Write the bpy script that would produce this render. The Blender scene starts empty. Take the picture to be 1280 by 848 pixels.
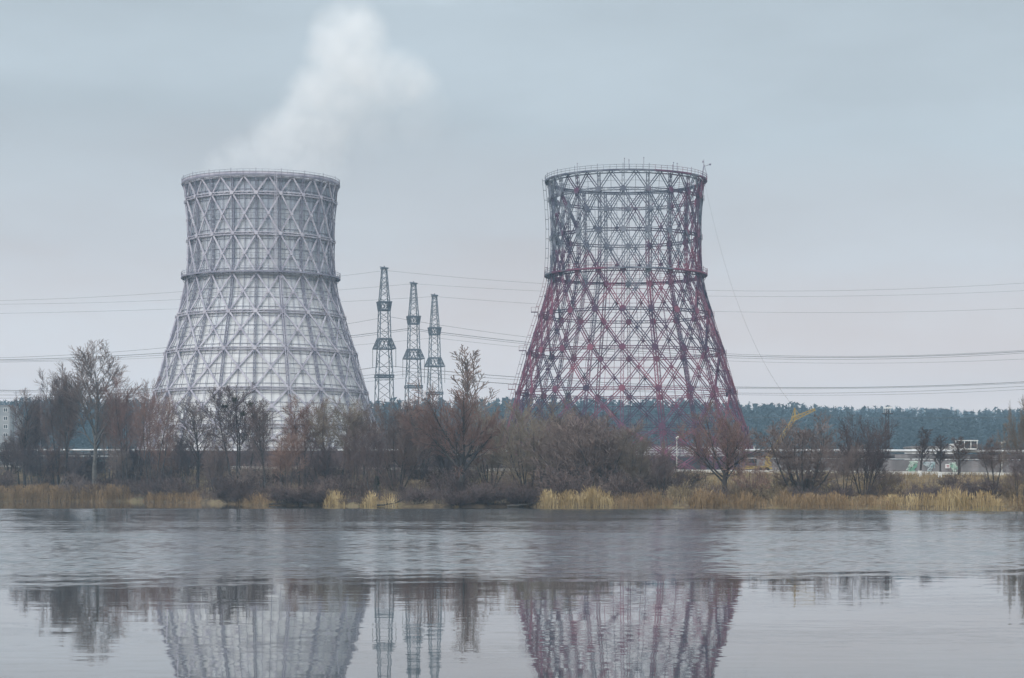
import bpy, math, random
import numpy as np
from mathutils import Vector, Matrix

# ------------------------------------------------------------------ basics
SC = bpy.context.scene
COL = SC.collection
FP, HZ, CZ = 2632.0, 611.0, 2.3          # focal length and horizon in photo pixels, eye height in metres
R_ = math.radians
rng = random.Random(7)

def PX(u, Y): return (u - 640.0) / FP * Y
def PZ(v, Y): return CZ + (HZ - v) / FP * Y

def lerp_table(x, tab):
    if x <= tab[0][0]: return tab[0][1]
    for (a, fa), (b, fb) in zip(tab, tab[1:]):
        if x <= b: return fa + (fb - fa) * (x - a) / (b - a)
    return tab[-1][1]

def sstep(a, b, x):
    t = max(0.0, min(1.0, (x - a) / (b - a)))
    return t * t * (3 - 2 * t)

# ------------------------------------------------------------------ the lie of the land
SHORE = [(-600, 470), (-95, 388), (-69, 378), (-52, 340), (-34, 292), (-19, 270), (0, 263), (27, 252), (53, 218), (90, 190), (600, 150)]
ROADL = [(-600, 640), (-150, 470), (-103, 425), (-50, 385), (-10, 347), (20, 325), (41, 306), (70, 288), (150, 240), (600, 200)]
def shore_y(x):
    return lerp_table(x, SHORE) + 1.6 * math.sin(x * .21) + 1.1 * math.sin(x * .47 + 1)
def road_y(x): return lerp_table(x, ROADL)
def plateau(x): return max(3.2, min(8.0, 5.15 - 0.0155 * x))
def gz(x, y):
    s, r = shore_y(x), road_y(x)
    g = plateau(x)
    if y < 10: return min(1.2, -1.6 + (10 - y) * .2)
    if y <= s: return max(-1.6, -0.12 - (s - y) * 0.18)
    t = (y - s) / max(4.0, r - s)
    if t < 1:
        edge = 0.55 * min(1.0, (y - s) / 1.2)
        z = edge - .12 + (g - .43) * (0.55 * t + 0.45 * sstep(0.15, 1.0, t))
        z += .22 * math.sin(x * .31 + y * .17) * t * (1 - t) * 2
        return z
    z = g
    if y > 820:
        z += 27 * sstep(820, 1420, y) + 36 * sstep(1600, 2600, y)
        z += 3.5 * math.sin(x * .006 + 1.3) * sstep(850, 1400, y) + 2.0 * math.sin(x * .017 + .4) * sstep(850, 1400, y) + 5 * math.sin(x * .004) * sstep(1700, 2600, y)
    return z

# ------------------------------------------------------------------ materials
def new_mat(name):
    m = bpy.data.materials.new(name); m.use_nodes = True
    nt = m.node_tree
    return m, nt, nt.nodes, nt.links, nt.nodes['Principled BSDF']

def ramp(N, stops, interp='LINEAR'):
    n = N.new('ShaderNodeValToRGB'); cr = n.color_ramp; cr.interpolation = interp
    while len(cr.elements) > 1: cr.elements.remove(cr.elements[-1])
    cr.elements[0].position = stops[0][0]; cr.elements[0].color = (*stops[0][1], 1)
    for p, c in stops[1:]:
        e = cr.elements.new(p); e.color = (*c, 1)
    return n

def math_n(N, L, op, a, b=None, clamp=False):
    n = N.new('ShaderNodeMath'); n.operation = op; n.use_clamp = clamp
    for i, v in enumerate((a, b)):
        if v is None: continue
        if isinstance(v, (int, float)): n.inputs[i].default_value = v
        else: L.new(v, n.inputs[i])
    return n.outputs[0]

def noise_mat(name, stops, scale=1.0, rough=.8, detail=6, stretch=(1, 1, 1), vary=0.0, coord='Object', metallic=0.0, bump=0.0, spec=.3):
    m, nt, N, L, b = new_mat(name)
    tc = N.new('ShaderNodeTexCoord'); mp = N.new('ShaderNodeMapping'); mp.inputs['Scale'].default_value = stretch
    nz = N.new('ShaderNodeTexNoise'); nz.inputs['Scale'].default_value = scale; nz.inputs['Detail'].default_value = detail
    if coord == 'World':
        g = N.new('ShaderNodeNewGeometry'); L.new(g.outputs['Position'], mp.inputs['Vector'])
    else: L.new(tc.outputs[coord], mp.inputs['Vector'])
    L.new(mp.outputs[0], nz.inputs['Vector'])
    r = ramp(N, stops); L.new(nz.outputs['Fac'], r.inputs['Fac'])
    out = r.outputs['Color']
    if vary:
        oi = N.new('ShaderNodeObjectInfo'); hs = N.new('ShaderNodeHueSaturation')
        v = math_n(N, L, 'MULTIPLY_ADD', oi.outputs['Random'], vary * 2); v.node.inputs[2].default_value = 1 - vary
        L.new(v, hs.inputs['Value'])
        h = math_n(N, L, 'MULTIPLY_ADD', oi.outputs['Random'], .02); h.node.inputs[2].default_value = .49
        L.new(h, hs.inputs['Hue']); L.new(out, hs.inputs['Color']); out = hs.outputs['Color']
    L.new(out, b.inputs['Base Color'])
    b.inputs['Roughness'].default_value = rough; b.inputs['Metallic'].default_value = metallic
    b.inputs['Specular IOR Level'].default_value = spec
    if bump:
        bp = N.new('ShaderNodeBump'); bp.inputs['Strength'].default_value = 1; bp.inputs['Distance'].default_value = bump
        L.new(nz.outputs['Fac'], bp.inputs['Height']); L.new(bp.outputs[0], b.inputs['Normal'])
    return m

M = {}
M['bark'] = noise_mat('bark', [(.3, (.030, .027, .028)), (.7, (.075, .066, .062))], 3, .9, vary=.2)
M['bark_pale'] = noise_mat('bark_pale', [(.3, (.075, .072, .066)), (.7, (.16, .15, .14))], 3, .9)
M['twig_grey'] = noise_mat('twig_grey', [(.3, (.11, .082, .078)), (.7, (.215, .16, .14))], .6, .9, vary=.25)
M['twig_red'] = noise_mat('twig_red', [(.3, (.125, .08, .07)), (.7, (.24, .145, .118))], .6, .9, vary=.25)
M['twig_olive'] = noise_mat('twig_olive', [(.3, (.12, .096, .078)), (.7, (.22, .175, .135))], .6, .9, vary=.2)
M['twig_dark'] = noise_mat('twig_dark', [(.3, (.07, .053, .055)), (.7, (.14, .104, .102))], .6, .9, vary=.3)
M['shrub'] = noise_mat('shrub', [(.3, (.055, .039, .038)), (.7, (.125, .086, .076))], .6, .9, vary=.35)
M['shrub_tan'] = noise_mat('shrub_tan', [(.3, (.13, .095, .06)), (.7, (.24, .18, .11))], .6, .9, vary=.3)
M['limewash'] = noise_mat('limewash', [(.3, (.55, .55, .53)), (.7, (.8, .8, .78))], 4, .9)
M['mistletoe'] = noise_mat('mistletoe', [(.3, (.05, .055, .035)), (.7, (.09, .09, .055))], 2, .8)
M['reed'] = noise_mat('reed', [(.25, (.20, .135, .062)), (.5, (.38, .28, .14)), (.75, (.56, .45, .26))], .55, .85, coord='World', stretch=(1, 1, .35))
M['reed_dull'] = noise_mat('reed_dull', [(.25, (.12, .08, .044)), (.5, (.24, .16, .085)), (.75, (.38, .27, .155))], .55, .85, coord='World', stretch=(1, 1, .35))
M['grass'] = noise_mat('grass', [(.3, (.13, .095, .055)), (.5, (.26, .19, .105)), (.62, (.36, .27, .155)), (.72, (.12, .13, .05))], .22, .9, coord='World')
M['needle'] = noise_mat('needle', [(.3, (.020, .034, .041)), (.7, (.036, .055, .061))], .05, .9, coord='World')
M['needle_near'] = noise_mat('needle_near', [(.3, (.014, .022, .016)), (.7, (.035, .05, .035))], 2, .9)
M['concrete'] = noise_mat('concrete', [(.3, (.40, .39, .36)), (.7, (.66, .65, .61))], .7, .9, stretch=(1, 1, .3))
M['concrete_grey'] = noise_mat('concrete_grey', [(.3, (.14, .135, .14)), (.7, (.27, .255, .26))], .5, .9, stretch=(1, 1, .4))
M['fence_brown'] = noise_mat('fence_brown', [(.3, (.045, .032, .035)), (.7, (.115, .08, .08))], .5, .9, stretch=(1, 1, .4))
M['fence_dark'] = noise_mat('fence_dark', [(.3, (.035, .032, .04)), (.7, (.085, .075, .085))], .5, .9)
M['pipe'] = noise_mat('pipe', [(.3, (.5, .51, .52)), (.7, (.78, .79, .80))], .8, .45, metallic=.25)
M['pipe_dark'] = noise_mat('pipe_dark', [(.3, (.035, .035, .04)), (.7, (.09, .085, .09))], .8, .8)
M['asphalt'] = noise_mat('asphalt', [(.3, (.04, .04, .042)), (.7, (.065, .065, .066))], 3, .9)
M['galv'] = noise_mat('galv', [(.3, (.05, .064, .082)), (.7, (.11, .132, .158))], .6, .7)
M['wire'] = noise_mat('wire', [(.3, (.07, .075, .08)), (.7, (.12, .125, .13))], .1, .7)
M['yellow'] = noise_mat('yellow', [(.3, (.27, .19, .065)), (.7, (.42, .31, .11))], 1.2, .6)
M['blue'] = noise_mat('blue', [(.3, (.03, .06, .14)), (.7, (.05, .10, .20))], 1.2, .4)
M['rubber'] = noise_mat('rubber', [(.3, (.015, .015, .015)), (.7, (.03, .03, .03))], 2, .9)
M['white'] = noise_mat('white', [(.3, (.62, .63, .63)), (.7, (.8, .8, .79))], 1, .6)
M['glass'] = noise_mat('glass', [(.3, (.03, .04, .05)), (.7, (.05, .06, .07))], .3, .1, spec=.6)
M['block'] = noise_mat('block', [(.3, (.22, .235, .25)), (.7, (.32, .33, .34))], .2, .9)
M['hall'] = noise_mat('hall', [(.3, (.45, .45, .45)), (.7, (.70, .69, .68))], .15, .9, stretch=(1, 1, .3))
M['sign_white'] = noise_mat('sign_white', [(.3, (.7, .68, .68)), (.7, (.8, .79, .79))], 2, .6)
M['sign_red'] = noise_mat('sign_red', [(.3, (.30, .08, .10)), (.7, (.40, .12, .14))], 2, .6)
M['graf_green'] = noise_mat('graf_green', [(.4, (.18, .36, .27)), (.6, (.55, .62, .56))], 1.6, .8)
M['graf_teal'] = noise_mat('graf_teal', [(.4, (.25, .38, .40)), (.6, (.45, .50, .52))], 1.6, .8)
M['lattice_grey'] = noise_mat('lattice_grey', [(.3, (.32, .30, .365)), (.5, (.44, .42, .48)), (.7, (.57, .55, .60))], .35, .75, coord='World')
M['lattice_dark'] = noise_mat('lattice_dark', [(.3, (.15, .145, .195)), (.7, (.29, .28, .335))], .35, .75, coord='World')

def red_lattice(name, dark):
    """Steel whose red lead primer shows in patches, with grey paint left mostly on the upper third."""
    m, nt, N, L, b = new_mat(name)
    g = N.new('ShaderNodeNewGeometry')
    sx = N.new('ShaderNodeSeparateXYZ'); L.new(g.outputs['Position'], sx.inputs[0])
    n1 = N.new('ShaderNodeTexNoise'); n1.inputs['Scale'].default_value = .085; n1.inputs['Detail'].default_value = 2
    L.new(g.outputs['Position'], n1.inputs['Vector'])
    n2 = N.new('ShaderNodeTexNoise'); n2.inputs['Scale'].default_value = .33; n2.inputs['Detail'].default_value = 3
    L.new(g.outputs['Position'], n2.inputs['Vector'])
    prim = ramp(N, [(.36, (.045, .03, .06)), (.46, (.105, .038, .08)), (.55, (.175, .05, .09)), (.66, (.25, .078, .118))])
    fac = math_n(N, L, 'ADD', math_n(N, L, 'MULTIPLY', n1.outputs['Fac'], .55), math_n(N, L, 'MULTIPLY', n2.outputs['Fac'], .45))
    fac = math_n(N, L, 'SUBTRACT', fac, dark)
    oi = N.new('ShaderNodeObjectInfo'); jit = math_n(N, L, 'MULTIPLY', math_n(N, L, 'SUBTRACT', oi.outputs['Random'], .5), .22)
    fac = math_n(N, L, 'ADD', fac, jit)
    L.new(fac, prim.inputs['Fac'])
    paint = ramp(N, [(.35, (.07, .072, .105)), (.65, (.19, .20, .235))]); L.new(n2.outputs['Fac'], paint.inputs['Fac'])
    hgt = N.new('ShaderNodeMapRange'); L.new(sx.outputs['Z'], hgt.inputs['Value'])
    hgt.inputs[1].default_value = 40; hgt.inputs[2].default_value = 66; hgt.inputs[3].default_value = -.45; hgt.inputs[4].default_value = .19
    k = math_n(N, L, 'ADD', math_n(N, L, 'ADD', n1.outputs['Fac'], math_n(N, L, 'MULTIPLY', jit, 1.3)), hgt.outputs[0])
    xr = N.new('ShaderNodeMapRange'); L.new(sx.outputs['X'], xr.inputs['Value'])
    xr.inputs[1].default_value = 30; xr.inputs[2].default_value = 48; xr.inputs[3].default_value = 0; xr.inputs[4].default_value = -.22
    k = math_n(N, L, 'ADD', k, xr.outputs[0])
    k2 = N.new('ShaderNodeMapRange'); L.new(k, k2.inputs['Value']); k2.inputs[1].default_value = .53; k2.inputs[2].default_value = .57
    mx = N.new('ShaderNodeMix'); mx.data_type = 'RGBA'
    L.new(k2.outputs[0], mx.inputs[0]); L.new(prim.outputs[0], mx.inputs[6]); L.new(paint.outputs[0], mx.inputs[7])
    L.new(mx.outputs[2], b.inputs['Base Color']); b.inputs['Roughness'].default_value = .75; b.inputs['Specular IOR Level'].default_value = .25
    return m
M['red_steel'] = red_lattice('red_steel', .0)
M['red_gusset'] = red_lattice('red_gusset', -.02)

def cladding_mat():
    m, nt, N, L, b = new_mat('cladding')
    tc = N.new('ShaderNodeTexCoord'); uv = N.new('ShaderNodeUVMap')
    mp = N.new('ShaderNodeMapping'); mp.inputs['Scale'].default_value = (60, 1.6, 1); L.new(uv.outputs[0], mp.inputs['Vector'])
    st = N.new('ShaderNodeTexNoise'); st.inputs['Scale'].default_value = 1; st.inputs['Detail'].default_value = 5; L.new(mp.outputs[0], st.inputs['Vector'])
    mp2 = N.new('ShaderNodeMapping'); mp2.inputs['Scale'].default_value = (9, 3, 1); L.new(uv.outputs[0], mp2.inputs['Vector'])
    bl = N.new('ShaderNodeTexNoise'); bl.inputs['Scale'].default_value = 1; bl.inputs['Detail'].default_value = 4; L.new(mp2.outputs[0], bl.inputs['Vector'])
    br = N.new('ShaderNodeTexBrick'); mp3 = N.new('ShaderNodeMapping'); mp3.inputs['Scale'].default_value = (80, 30, 1); L.new(uv.outputs[0], mp3.inputs['Vector'])
    L.new(mp3.outputs[0], br.inputs['Vector']); br.inputs['Scale'].default_value = 1; br.inputs['Brick Width'].default_value = 1; br.inputs['Row Height'].default_value = 1
    br.offset = 0; br.inputs['Mortar Size'].default_value = .02
    br.inputs['Color1'].default_value = (.80, .79, .78, 1); br.inputs['Color2'].default_value = (1, 1, 1, 1); br.inputs['Mortar'].default_value = (.6, .6, .6, 1)
    sx = N.new('ShaderNodeSeparateXYZ'); L.new(uv.outputs[0], sx.inputs[0])
    # sheets greyer towards the rim, paler below the gallery, broken by streaks and blotches
    f = math_n(N, L, 'ADD', sx.outputs[1], math_n(N, L, 'MULTIPLY', math_n(N, L, 'SUBTRACT', bl.outputs['Fac'], .5), .55))
    f = math_n(N, L, 'ADD', f, math_n(N, L, 'MULTIPLY', math_n(N, L, 'SUBTRACT', st.outputs['Fac'], .5), .85))
    r = ramp(N, [(.15, (.71, .715, .72)), (.42, (.68, .685, .695)), (.62, (.64, .66, .69)), (.95, (.42, .46, .53))]); L.new(f, r.inputs['Fac'])
    mx = N.new('ShaderNodeMix'); mx.data_type = 'RGBA'; mx.blend_type = 'MULTIPLY'; mx.inputs[0].default_value = .8
    L.new(r.outputs[0], mx.inputs[6]); L.new(br.outputs[0], mx.inputs[7])
    L.new(mx.outputs[2], b.inputs['Base Color']); b.inputs['Roughness'].default_value = .7
    return m
M['cladding'] = cladding_mat()

def ground_mat():
    m, nt, N, L, b = new_mat('ground')
    g = N.new('ShaderNodeNewGeometry')
    n1 = N.new('ShaderNodeTexNoise'); n1.inputs['Scale'].default_value = .09; n1.inputs['Detail'].default_value = 8; L.new(g.outputs['Position'], n1.inputs['Vector'])
    n2 = N.new('ShaderNodeTexNoise'); n2.inputs['Scale'].default_value = 1.2; n2.inputs['Detail'].default_value = 6; L.new(g.outputs['Position'], n2.inputs['Vector'])
    f = math_n(N, L, 'ADD', math_n(N, L, 'MULTIPLY', n1.outputs['Fac'], .6), math_n(N, L, 'MULTIPLY', n2.outputs['Fac'], .4))
    r = ramp(N, [(.36, (.05, .038, .03)), (.46, (.11, .082, .055)), (.55, (.19, .145, .085)), (.66, (.10, .11, .045))]); L.new(f, r.inputs['Fac'])
    L.new(r.outputs[0], b.inputs['Base Color']); b.inputs['Roughness'].default_value = .95; b.inputs['Specular IOR Level'].default_value = .1
    return m
M['ground'] = ground_mat()

def water_mat():
    m, nt, N, L, b = new_mat('water')
    g = N.new('ShaderNodeNewGeometry'); sx = N.new('ShaderNodeSeparateXYZ'); L.new(g.outputs['Position'], sx.inputs[0])
    def noise(scale3, detail=2, rough=.5):
        mp = N.new('ShaderNodeMapping'); mp.inputs['Scale'].default_value = scale3; L.new(g.outputs['Position'], mp.inputs['Vector'])
        n = N.new('ShaderNodeTexNoise'); n.inputs['Scale'].default_value = 1; n.inputs['Detail'].default_value = detail; n.inputs['Roughness'].default_value = rough
        L.new(mp.outputs[0], n.inputs['Vector']); return n
    # slopes of the finest wavelets; the ruffled part of the lake has its waves in the mesh
    a = noise((.8, 3.2, 1), 2, .5); c = noise((3, 9, 1), 2, .6); d = noise((.02, .22, 1), 4, .6)
    def slope(n, amp):
        v = N.new('ShaderNodeVectorMath'); v.operation = 'SUBTRACT'; L.new(n.outputs['Color'], v.inputs[0]); v.inputs[1].default_value = (.5, .5, .5)
        s = N.new('ShaderNodeVectorMath'); s.operation = 'SCALE'; L.new(v.outputs[0], s.inputs[0]); L.new(amp, s.inputs['Scale'])
        return s.outputs[0]
    patch = N.new('ShaderNodeMapRange'); L.new(d.outputs['Fac'], patch.inputs['Value']); patch.inputs[1].default_value = .38; patch.inputs[2].default_value = .68; patch.inputs[3].default_value = .5; patch.inputs[4].default_value = 1.9
    s1 = slope(a, math_n(N, L, 'MULTIPLY', patch.outputs[0], .012)); s2 = slope(c, math_n(N, L, 'MULTIPLY', patch.outputs[0], .008))
    ad = N.new('ShaderNodeVectorMath'); ad.operation = 'ADD'; L.new(s1, ad.inputs[0]); L.new(s2, ad.inputs[1])
    fl = N.new('ShaderNodeVectorMath'); fl.operation = 'MULTIPLY'; L.new(ad.outputs[0], fl.inputs[0]); fl.inputs[1].default_value = (1, 1, 0)
    up = N.new('ShaderNodeVectorMath'); up.operation = 'ADD'; L.new(fl.outputs[0], up.inputs[0]); L.new(g.outputs['Normal'], up.inputs[1])
    nm = N.new('ShaderNodeVectorMath'); nm.operation = 'NORMALIZE'; L.new(up.outputs[0], nm.inputs[0])
    L.new(nm.outputs[0], b.inputs['Normal'])
    at = N.new('ShaderNodeAttribute'); at.attribute_name = 'ruffle'
    rg = math_n(N, L, 'MULTIPLY_ADD', at.outputs['Fac'], .07); rg.node.inputs[2].default_value = .016; L.new(rg, b.inputs['Roughness'])
    b.inputs['IOR'].default_value = 1.333
    b.inputs['Base Color'].default_value = (.05, .06, .063, 1)
    return m
M['water'] = water_mat()

# ------------------------------------------------------------------ mesh building
class MB:
    def __init__(s): s.v = []; s.f = []
    def bar(s, a, b, w, h=None, up=None):
        a = Vector(a); b = Vector(b); h = w if h is None else h
        d = b - a
        if d.length < 1e-6: return
        d.normalize()
        up = Vector(up) if up is not None else (Vector((0, 0, 1)) if abs(d.z) < .9 else Vector((1, 0, 0)))
        x = d.cross(up)
        if x.length < 1e-4: x = d.cross(Vector((1, 0, 0)))
        x.normalize(); y = x.cross(d)
        n = len(s.v)
        for p in (a, b):
            for sx, sy in ((-1, -1), (1, -1), (1, 1), (-1, 1)):
                s.v.append(p + x * (sx * w / 2) + y * (sy * h / 2))
        s.f += [(n, n+1, n+5, n+4), (n+1, n+2, n+6, n+5), (n+2, n+3, n+7, n+6), (n+3, n, n+4, n+7), (n+3, n+2, n+1, n), (n+4, n+5, n+6, n+7)]
    def box(s, c, d, rz=0.0):
        c = Vector(c); R = Matrix.Rotation(rz, 3, 'Z'); n = len(s.v)
        for sz in (-1, 1):
            for sx, sy in ((-1, -1), (1, -1), (1, 1), (-1, 1)):
                s.v.append(c + R @ Vector((sx*d[0]/2, sy*d[1]/2, sz*d[2]/2)))
        s.f += [(n+3, n+2, n+1, n), (n+4, n+5, n+6, n+7), (n, n+1, n+5, n+4), (n+1, n+2, n+6, n+5), (n+2, n+3, n+7, n+6), (n+3, n, n+4, n+7)]
    def tube(s, pts, rad, k=4, cap=True):
        pts = [Vector(p) for p in pts]; n0 = len(s.v); m = len(pts)
        if not hasattr(rad, '__len__'): rad = [rad] * m
        ref = Vector((.31, .87, .38))
        for i, p in enumerate(pts):
            d = (pts[min(i+1, m-1)] - pts[max(i-1, 0)])
            if d.length < 1e-9: d = Vector((0, 0, 1))
            d.normalize()
            x = d.cross(ref); 
            if x.length < .05: x = d.cross(Vector((1, 0, 0)))
            x.normalize(); y = d.cross(x)
            for j in range(k):
                a = 2*math.pi*j/k
                s.v.append(p + x * (math.cos(a)*rad[i]) + y * (math.sin(a)*rad[i]))
        for i in range(m-1):
            for j in range(k):
                a = n0 + i*k + j; b = n0 + i*k + (j+1) % k
                s.f.append((a, b, b+k, a+k))
        if cap:
            s.f.append(tuple(n0 + j for j in reversed(range(k)))); s.f.append(tuple(n0 + (m-1)*k + j for j in range(k)))
    def prism(s, poly, n, t):
        """polygon (list of points) thickened by t along n"""
        n = Vector(n).normalized(); k = len(poly); o = len(s.v)
        for q in (-t/2, t/2):
            for p in poly: s.v.append(Vector(p) + n*q)
        s.f.append(tuple(o + i for i in reversed(range(k)))); s.f.append(tuple(o + k + i for i in range(k)))
        for i in range(k):
            j = (i+1) % k; s.f.append((o+i, o+j, o+k+j, o+k+i))
    def mesh(s, name, mat, smooth=False):
        me = bpy.data.meshes.new(name)
        me.from_pydata([tuple(v) for v in s.v], [], s.f); me.update()
        if mat: me.materials.append(mat)
        if smooth: me.polygons.foreach_set('use_smooth', [True]*len(me.polygons))
        return me
    def build(s, name, mat, parent=None, smooth=False):
        o = bpy.data.objects.new(name, s.mesh(name, mat, smooth)); COL.objects.link(o)
        if parent is not None: o.parent = parent
        return o

def np_mesh(name, verts, tris, mat):
    me = bpy.data.meshes.new(name)
    nv, nf = len(verts), len(tris)
    me.vertices.add(nv); me.vertices.foreach_set('co', np.asarray(verts, 'f').ravel())
    me.loops.add(nf*3); me.loops.foreach_set('vertex_index', np.asarray(tris, 'i').ravel())
    me.polygons.add(nf); me.polygons.foreach_set('loop_start', np.arange(0, nf*3, 3, dtype='i')); 
    me.update(calc_edges=True); me.validate()
    me.materials.append(mat)
    o = bpy.data.objects.new(name, me); COL.objects.link(o); return o

def tag(o, label=None, cat=None, group=None, kind=None):
    if label: o['label'] = label
    if cat: o['category'] = cat
    if group: o['group'] = group
    if kind: o['kind'] = kind
    return o
def empty(name, loc=(0, 0, 0), rz=0.0):
    o = bpy.data.objects.new(name, None); o.location = loc; o.rotation_euler = (0, 0, rz); o.empty_display_size = .5
    COL.objects.link(o); return o
KIDS = {}
def copy_tree(root):
    c = root.copy(); COL.objects.link(c)
    for ch in root.children:
        d = ch.copy(); COL.objects.link(d); d.parent = c
        for g in ch.children:
            e = g.copy(); COL.objects.link(e); e.parent = d
    return c

# ------------------------------------------------------------------ camera
cd = bpy.data.cameras.new('camera'); cam = bpy.data.objects.new('camera', cd); COL.objects.link(cam)
cam.location = (0, 0, CZ); cam.rotation_euler = (R_(90), 0, 0)
cd.sensor_width = 36; cd.sensor_fit = 'HORIZONTAL'; cd.lens = FP / 1280 * 36; cd.shift_y = (HZ - 424) / 1280
cd.clip_start = .3; cd.clip_end = 9000
SC.camera = cam

# ------------------------------------------------------------------ world and sun
SUN_EL, SUN_AZ = R_(29), R_(205)     # behind the camera, a little to the left, veiled by cloud
w = bpy.data.worlds.new('World'); SC.world = w; w.use_nodes = True
N, L = w.node_tree.nodes, w.node_tree.links
bg = N['Background']; bg.inputs['Strength'].default_value = .1
sky = N.new('ShaderNodeTexSky'); sky.sky_type = 'NISHITA'; sky.sun_disc = False; sky.sun_elevation = SUN_EL; sky.sun_rotation = SUN_AZ
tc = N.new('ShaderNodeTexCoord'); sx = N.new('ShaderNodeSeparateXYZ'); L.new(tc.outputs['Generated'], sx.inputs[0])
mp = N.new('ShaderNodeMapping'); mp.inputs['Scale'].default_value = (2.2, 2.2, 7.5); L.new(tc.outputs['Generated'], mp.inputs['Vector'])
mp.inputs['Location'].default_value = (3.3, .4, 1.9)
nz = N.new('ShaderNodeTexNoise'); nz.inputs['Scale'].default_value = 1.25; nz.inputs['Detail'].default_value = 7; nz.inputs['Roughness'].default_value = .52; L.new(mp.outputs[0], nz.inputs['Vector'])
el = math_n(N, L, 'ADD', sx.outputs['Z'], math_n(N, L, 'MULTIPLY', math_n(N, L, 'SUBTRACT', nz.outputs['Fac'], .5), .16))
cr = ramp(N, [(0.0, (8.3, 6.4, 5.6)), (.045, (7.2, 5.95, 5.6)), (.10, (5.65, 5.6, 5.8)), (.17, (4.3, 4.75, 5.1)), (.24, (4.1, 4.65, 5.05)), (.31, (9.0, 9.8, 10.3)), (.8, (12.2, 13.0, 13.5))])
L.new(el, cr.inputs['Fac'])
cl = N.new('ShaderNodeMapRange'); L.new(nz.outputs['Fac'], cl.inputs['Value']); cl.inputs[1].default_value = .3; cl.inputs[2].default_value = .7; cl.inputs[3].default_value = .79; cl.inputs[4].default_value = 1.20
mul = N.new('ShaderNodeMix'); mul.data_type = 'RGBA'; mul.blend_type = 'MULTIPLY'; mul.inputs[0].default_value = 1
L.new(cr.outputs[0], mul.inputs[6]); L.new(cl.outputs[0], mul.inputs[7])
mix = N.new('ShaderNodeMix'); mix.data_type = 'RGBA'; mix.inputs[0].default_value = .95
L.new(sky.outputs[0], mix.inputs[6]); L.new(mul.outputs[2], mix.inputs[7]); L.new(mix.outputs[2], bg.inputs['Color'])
sd = bpy.data.lights.new('sun', 'SUN'); so = bpy.data.objects.new('sun', sd); COL.objects.link(so)
sd.energy = 1.35; sd.angle = R_(35); sd.color = (1, .96, .92)
so.rotation_euler = (R_(90) - SUN_EL, 0, R_(180) - SUN_AZ); so.location = (-100, -200, 200)

# ------------------------------------------------------------------ ground, water, road
def axis(fine_a, fine_b, step, lo, hi, grow=1.25):
    a = list(np.arange(fine_a, fine_b + .01, step)); s = step; x = fine_b
    while x < hi: s *= grow; x += s; a.append(min(x, hi))
    s = step; x = fine_a
    while x > lo: s *= grow; x -= s; a.insert(0, max(x, lo))
    return a
xs = axis(-130, 110, 1.6, -1400, 1400); ys = axis(190, 470, 1.6, -200, 3000, 1.18)
V = [(x, y, gz(x, y)) for y in ys for x in xs]; W = len(xs)
F = [(j*W+i, j*W+i+1, (j+1)*W+i+1, (j+1)*W+i) for j in range(len(ys)-1) for i in range(W-1)]
me = bpy.data.meshes.new('ground'); me.from_pydata(V, [], F); me.materials.append(M['ground']); me.polygons.foreach_set('use_smooth', [True]*len(F))
go = bpy.data.objects.new('ground', me); COL.objects.link(go); tag(go, kind='structure')

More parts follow.
